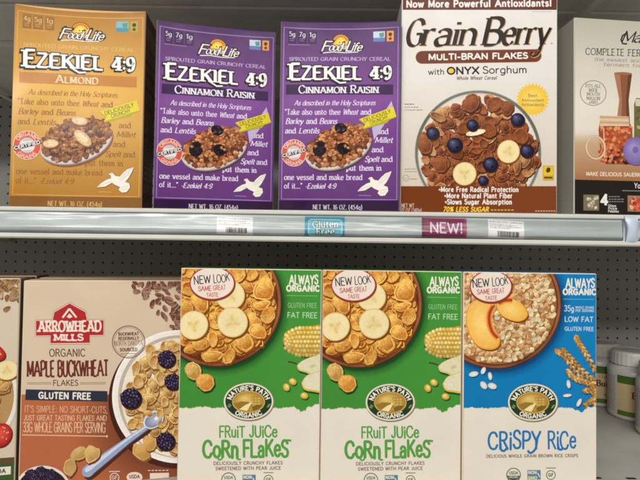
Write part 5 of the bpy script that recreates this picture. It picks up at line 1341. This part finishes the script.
    a.ring(ix + dx2, iy, 4.4, 4.4, .8, dk, 26); a.ctext('GF', ix + dx2, iy + 1.4, 4.6, 3, F_BOLD, dk); a.line([(ix + dx2 - 5, iy - 7), (ix + dx2 + 5, iy - 7)], 1., C3(140, 128, 112)); a.line([(ix + dx2 - 5, iy + 6.6), (ix + dx2 + 5, iy + 6.6)], .8, C3(140, 128, 112))
    a.build('certification_marks', root)
    return root

# ------------------------------------------------------------------ jars at the back of the lower shelf
def lathe(name, prof, material, parent, n=48, a0=0, a1=2 * pi, cap=False):
    V = []; F = []; full = abs(a1 - a0) > 6.2; m = n if full else n + 1
    for r, z in prof:
        for i in range(m):
            t = a0 + (a1 - a0) * i / n; V.append((r * cos(t), r * sin(t), z))
    for j in range(len(prof) - 1):
        for i in range(n):
            i2 = (i + 1) % m; F.append((j * m + i, j * m + i2, (j + 1) * m + i2, (j + 1) * m + i))
    if cap: F.append(tuple(range((len(prof) - 1) * m, len(prof) * m))); F.append(tuple(range(m))[::-1])
    return mesh_obj(name, V, F, material, parent, smooth=True)
def jar(x, y, label):
    root = thing('jar', (x, y, ZL), 0, label, 'jar', 'white capped jars at the back of the lower shelf')
    mj = mat('jar_white_plastic', C3(196, 192, 184), .32, .5, bump=.01); ml = mat('jar_lid_plastic', C3(206, 202, 194), .38, .5, bump=.01)
    lathe('jar_body', [(.0001, .0005), (.040, .0005), (.045, .002), (.0475, .007), (.0475, .091), (.046, .0975), (.042, .1025), (.0385, .1045), (.0385, .112)], mj, root)
    V = []; F = []; n = 60; ro, k = .0405, 0
    prof = [(.0400, .1065), (.0415, .1075), (.0415, .128), (.0405, .1315), (.0375, .1335), (.0345, .1335), (.0335, .1325), (.0001, .1325)]
    for r, z in prof:
        for i in range(n): q = r * (1 + (.012 if i % 2 and .1075 <= z <= .128 and r > .041 else 0)); V.append((q * cos(2 * pi * i / n), q * sin(2 * pi * i / n), z))
    for j in range(len(prof) - 1):
        for i in range(n): F.append((j * n + i, j * n + (i + 1) % n, (j + 1) * n + (i + 1) % n, (j + 1) * n + i))
    mesh_obj('lid', V, F, ml, root, smooth=False)
    # paper label wrapped most of the way round: green bands, tan field, print
    rl = .04785; V = []; F = []; Cc = []; N = 64; a0, a1 = radians(-159), radians(132)
    rows = [(.010, C3(78, 104, 34)), (.0195, C3(78, 104, 34)), (.0196, C3(196, 170, 128)), (.0725, C3(204, 180, 138)), (.0726, C3(78, 104, 34)), (.088, C3(66, 92, 30))]
    for z, c in rows:
        for i in range(N + 1): t = a0 + (a1 - a0) * i / N; V.append((rl * cos(t), rl * sin(t), z)); Cc.append(c)
    for j in range(len(rows) - 1):
        for i in range(N): b = j * (N + 1) + i; F.append((b, b + 1, b + N + 2, b + N + 1))
    wrap = mesh_obj('paper_label', V, F, M_PAPER, root, Cc, smooth=True)
    V = []; F = []; Cc = []
    def wtext(tx, a, z, w, h, F_, c):
        stx, tot = text_polys(tx, F_, w / h)
        for k, polys in stx:
            for q in polys:
                b = len(V)
                for px, py in q: t = radians(a) + px / tot * w / rl; V.append(((rl + .0003 + k * 3e-6) * cos(t), (rl + .0003 + k * 3e-6) * sin(t), z + py * h)); Cc.append(c)
                F.append(tuple(range(b, b + len(q))))
    wtext('Butter', -126, .046, .04, .0125, F_SERIFB, C3(92, 50, 30)); wtext('Organic', -122, .064, .03, .006, F_ITAL, C3(110, 70, 40)); wtext('NET WT 16 OZ', -110, .026, .03, .004, F_SANS, C3(110, 80, 50))
    mesh_obj('label_lettering', V, F, M_PAPER, wrap, Cc)
    # grey information panel in the gap of the wrap
    V = []; F = []; Cc = []; rr = random.Random(6); z = .083
    while z > .014:
        t = radians(142)
        while t < radians(196):
            d = rr.uniform(.04, .12); e = min(radians(196), t + d); b = len(V)
            for q, zz in ((t, z), (e, z), (e, z + .0016), (t, z + .0016)): V.append(((rl + .0001) * cos(q), (rl + .0001) * sin(q), zz)); Cc.append(C3(150, 146, 138))
            F.append((b, b + 1, b + 2, b + 3)); t = e + .03
        z -= .0042
    mesh_obj('information_print', V, F, M_PAPER, root, Cc)
    return root

# ------------------------------------------------------------------ put everything in place
build_setting(); build_tags()
def at(x, y, yaw, W, D, z): return place(x, y, yaw, W, D, z), yaw
DE = .058
l, w_ = at(-.4169, .6445, .0955, .1726, DE, ZU)
ezekiel('almond', l, w_, .1726, .2755, DE, 'gold almond sprouted grain cereal carton standing leftmost on the upper shelf')
l, w_ = at(-.057, .6469, -.0368, .1620, DE, ZU)
purple = ezekiel('raisin', l, w_, .1620, .2575, DE, 'purple cinnamon raisin cereal carton touching the tall white bran flakes carton')
purple['group'] = 'purple cinnamon raisin cartons'
l, w_ = at(-.2253, .6476, .1994, .1620, DE, ZU)
copy_tree(purple, l, w_, 'purple cinnamon raisin cereal carton turned slightly askew beside the gold almond carton')
l, w_ = at(.1074, .6519, -.0393, .2087, .06, ZU); grain_berry(l, w_, .2087, .2931, .06)
l, w_ = at(.3408, .6483, .09, .2, .11, ZU); ferment_kit(l, w_, .2, .2687, .11)
l, w_ = at(-.3959, .6481, .2406, .2039, .06, ZL)
bw = buckwheat(l, w_, .2039, .2804, .06)
l2, w2 = at(-.6005, .603, .2406, .2039, .06, ZL)
ff = fruit_flakes(l2, w2, .2039, .2830, .06)
l, w_ = at(-.3959 - .2381 * .064, .6481 + .9712 * .064, .2406, .2039, .06, ZL)
copy_tree(bw, l, w_, 'second buckwheat flakes carton hidden behind the front one, only its top edge showing')
l, w_ = at(-.6005 - .2381 * .064, .603 + .9712 * .064, .2406, .2039, .06, ZL)
copy_tree(ff, l, w_, 'second carton hidden behind the strawberry bowl carton at the left edge')
l, w_ = at(-.1882, .6579, .0001, .1915, .07, ZL)
corn = natures('corn', l, w_, .1915, .2999, .07, 'green corn flakes carton with bowl and bananas, next to the terracotta buckwheat carton')
corn['group'] = 'green corn flakes cartons'
l, w_ = at(.0042, .6622, .006, .1912, .07, ZL)
copy_tree(corn, l, w_, 'green corn flakes carton with bowl and bananas, touching the blue crispy rice carton')
l, w_ = at(.1965, .6597, -.0001, .1815, .07, ZL)
natures('rice', l, w_, .1815, .2999, .07, 'blue crispy rice carton with peach slices in a wooden bowl')
j1 = jar((634 - 320) / FPX * .985, .985, 'white jar with green and tan label, nearest one right of the blue carton')
copy_tree(j1, ((598 - 320) / FPX * 1.08, 1.08, ZL), radians(4), 'white jar with green and tan label half hidden behind the blue carton')
copy_tree(j1, ((666 - 320) / FPX * .88, .88, ZL), radians(8), 'white jar cut off by the right edge of the frame')

# ------------------------------------------------------------------ light: store ceiling tubes over the aisle
def area(name, loc, target, sx, sy, power, color):
    d = bpy.data.lights.new(name, 'AREA'); d.shape = 'RECTANGLE'; d.size = sx; d.size_y = sy; d.energy = power; d.color = color
    o = bpy.data.objects.new(name, d); o.location = loc
    o.rotation_euler = (Vector(target) - Vector(loc)).to_track_quat('-Z', 'Y').to_euler(); COL.objects.link(o); return o
area('ceiling_tube_lamp', (0, -.75, 1.75), (0, .65, -.1), 2.6, .3, 21, (1., .98, .95))
area('ceiling_tube_lamp', (0, -2.4, 1.9), (0, .65, -.1), 2.4, .3, 54, (1., .975, .94))
area('ceiling_tube_lamp', (-2.4, -4.6, 1.75), (0, .65, 0), 2.2, .3, 120, (1., .975, .94))
world = bpy.data.worlds.new('World'); SC.world = world; world.use_nodes = True
bgn = world.node_tree.nodes['Background']; bgn.inputs['Color'].default_value = (1, .97, .92, 1); bgn.inputs['Strength'].default_value = .25
SC.view_settings.view_transform = 'Standard'; SC.view_settings.look = 'None'; SC.view_settings.exposure = 0; SC.view_settings.gamma = 1
SC.cycles.max_bounces = 8; SC.cycles.filter_width = 1.9
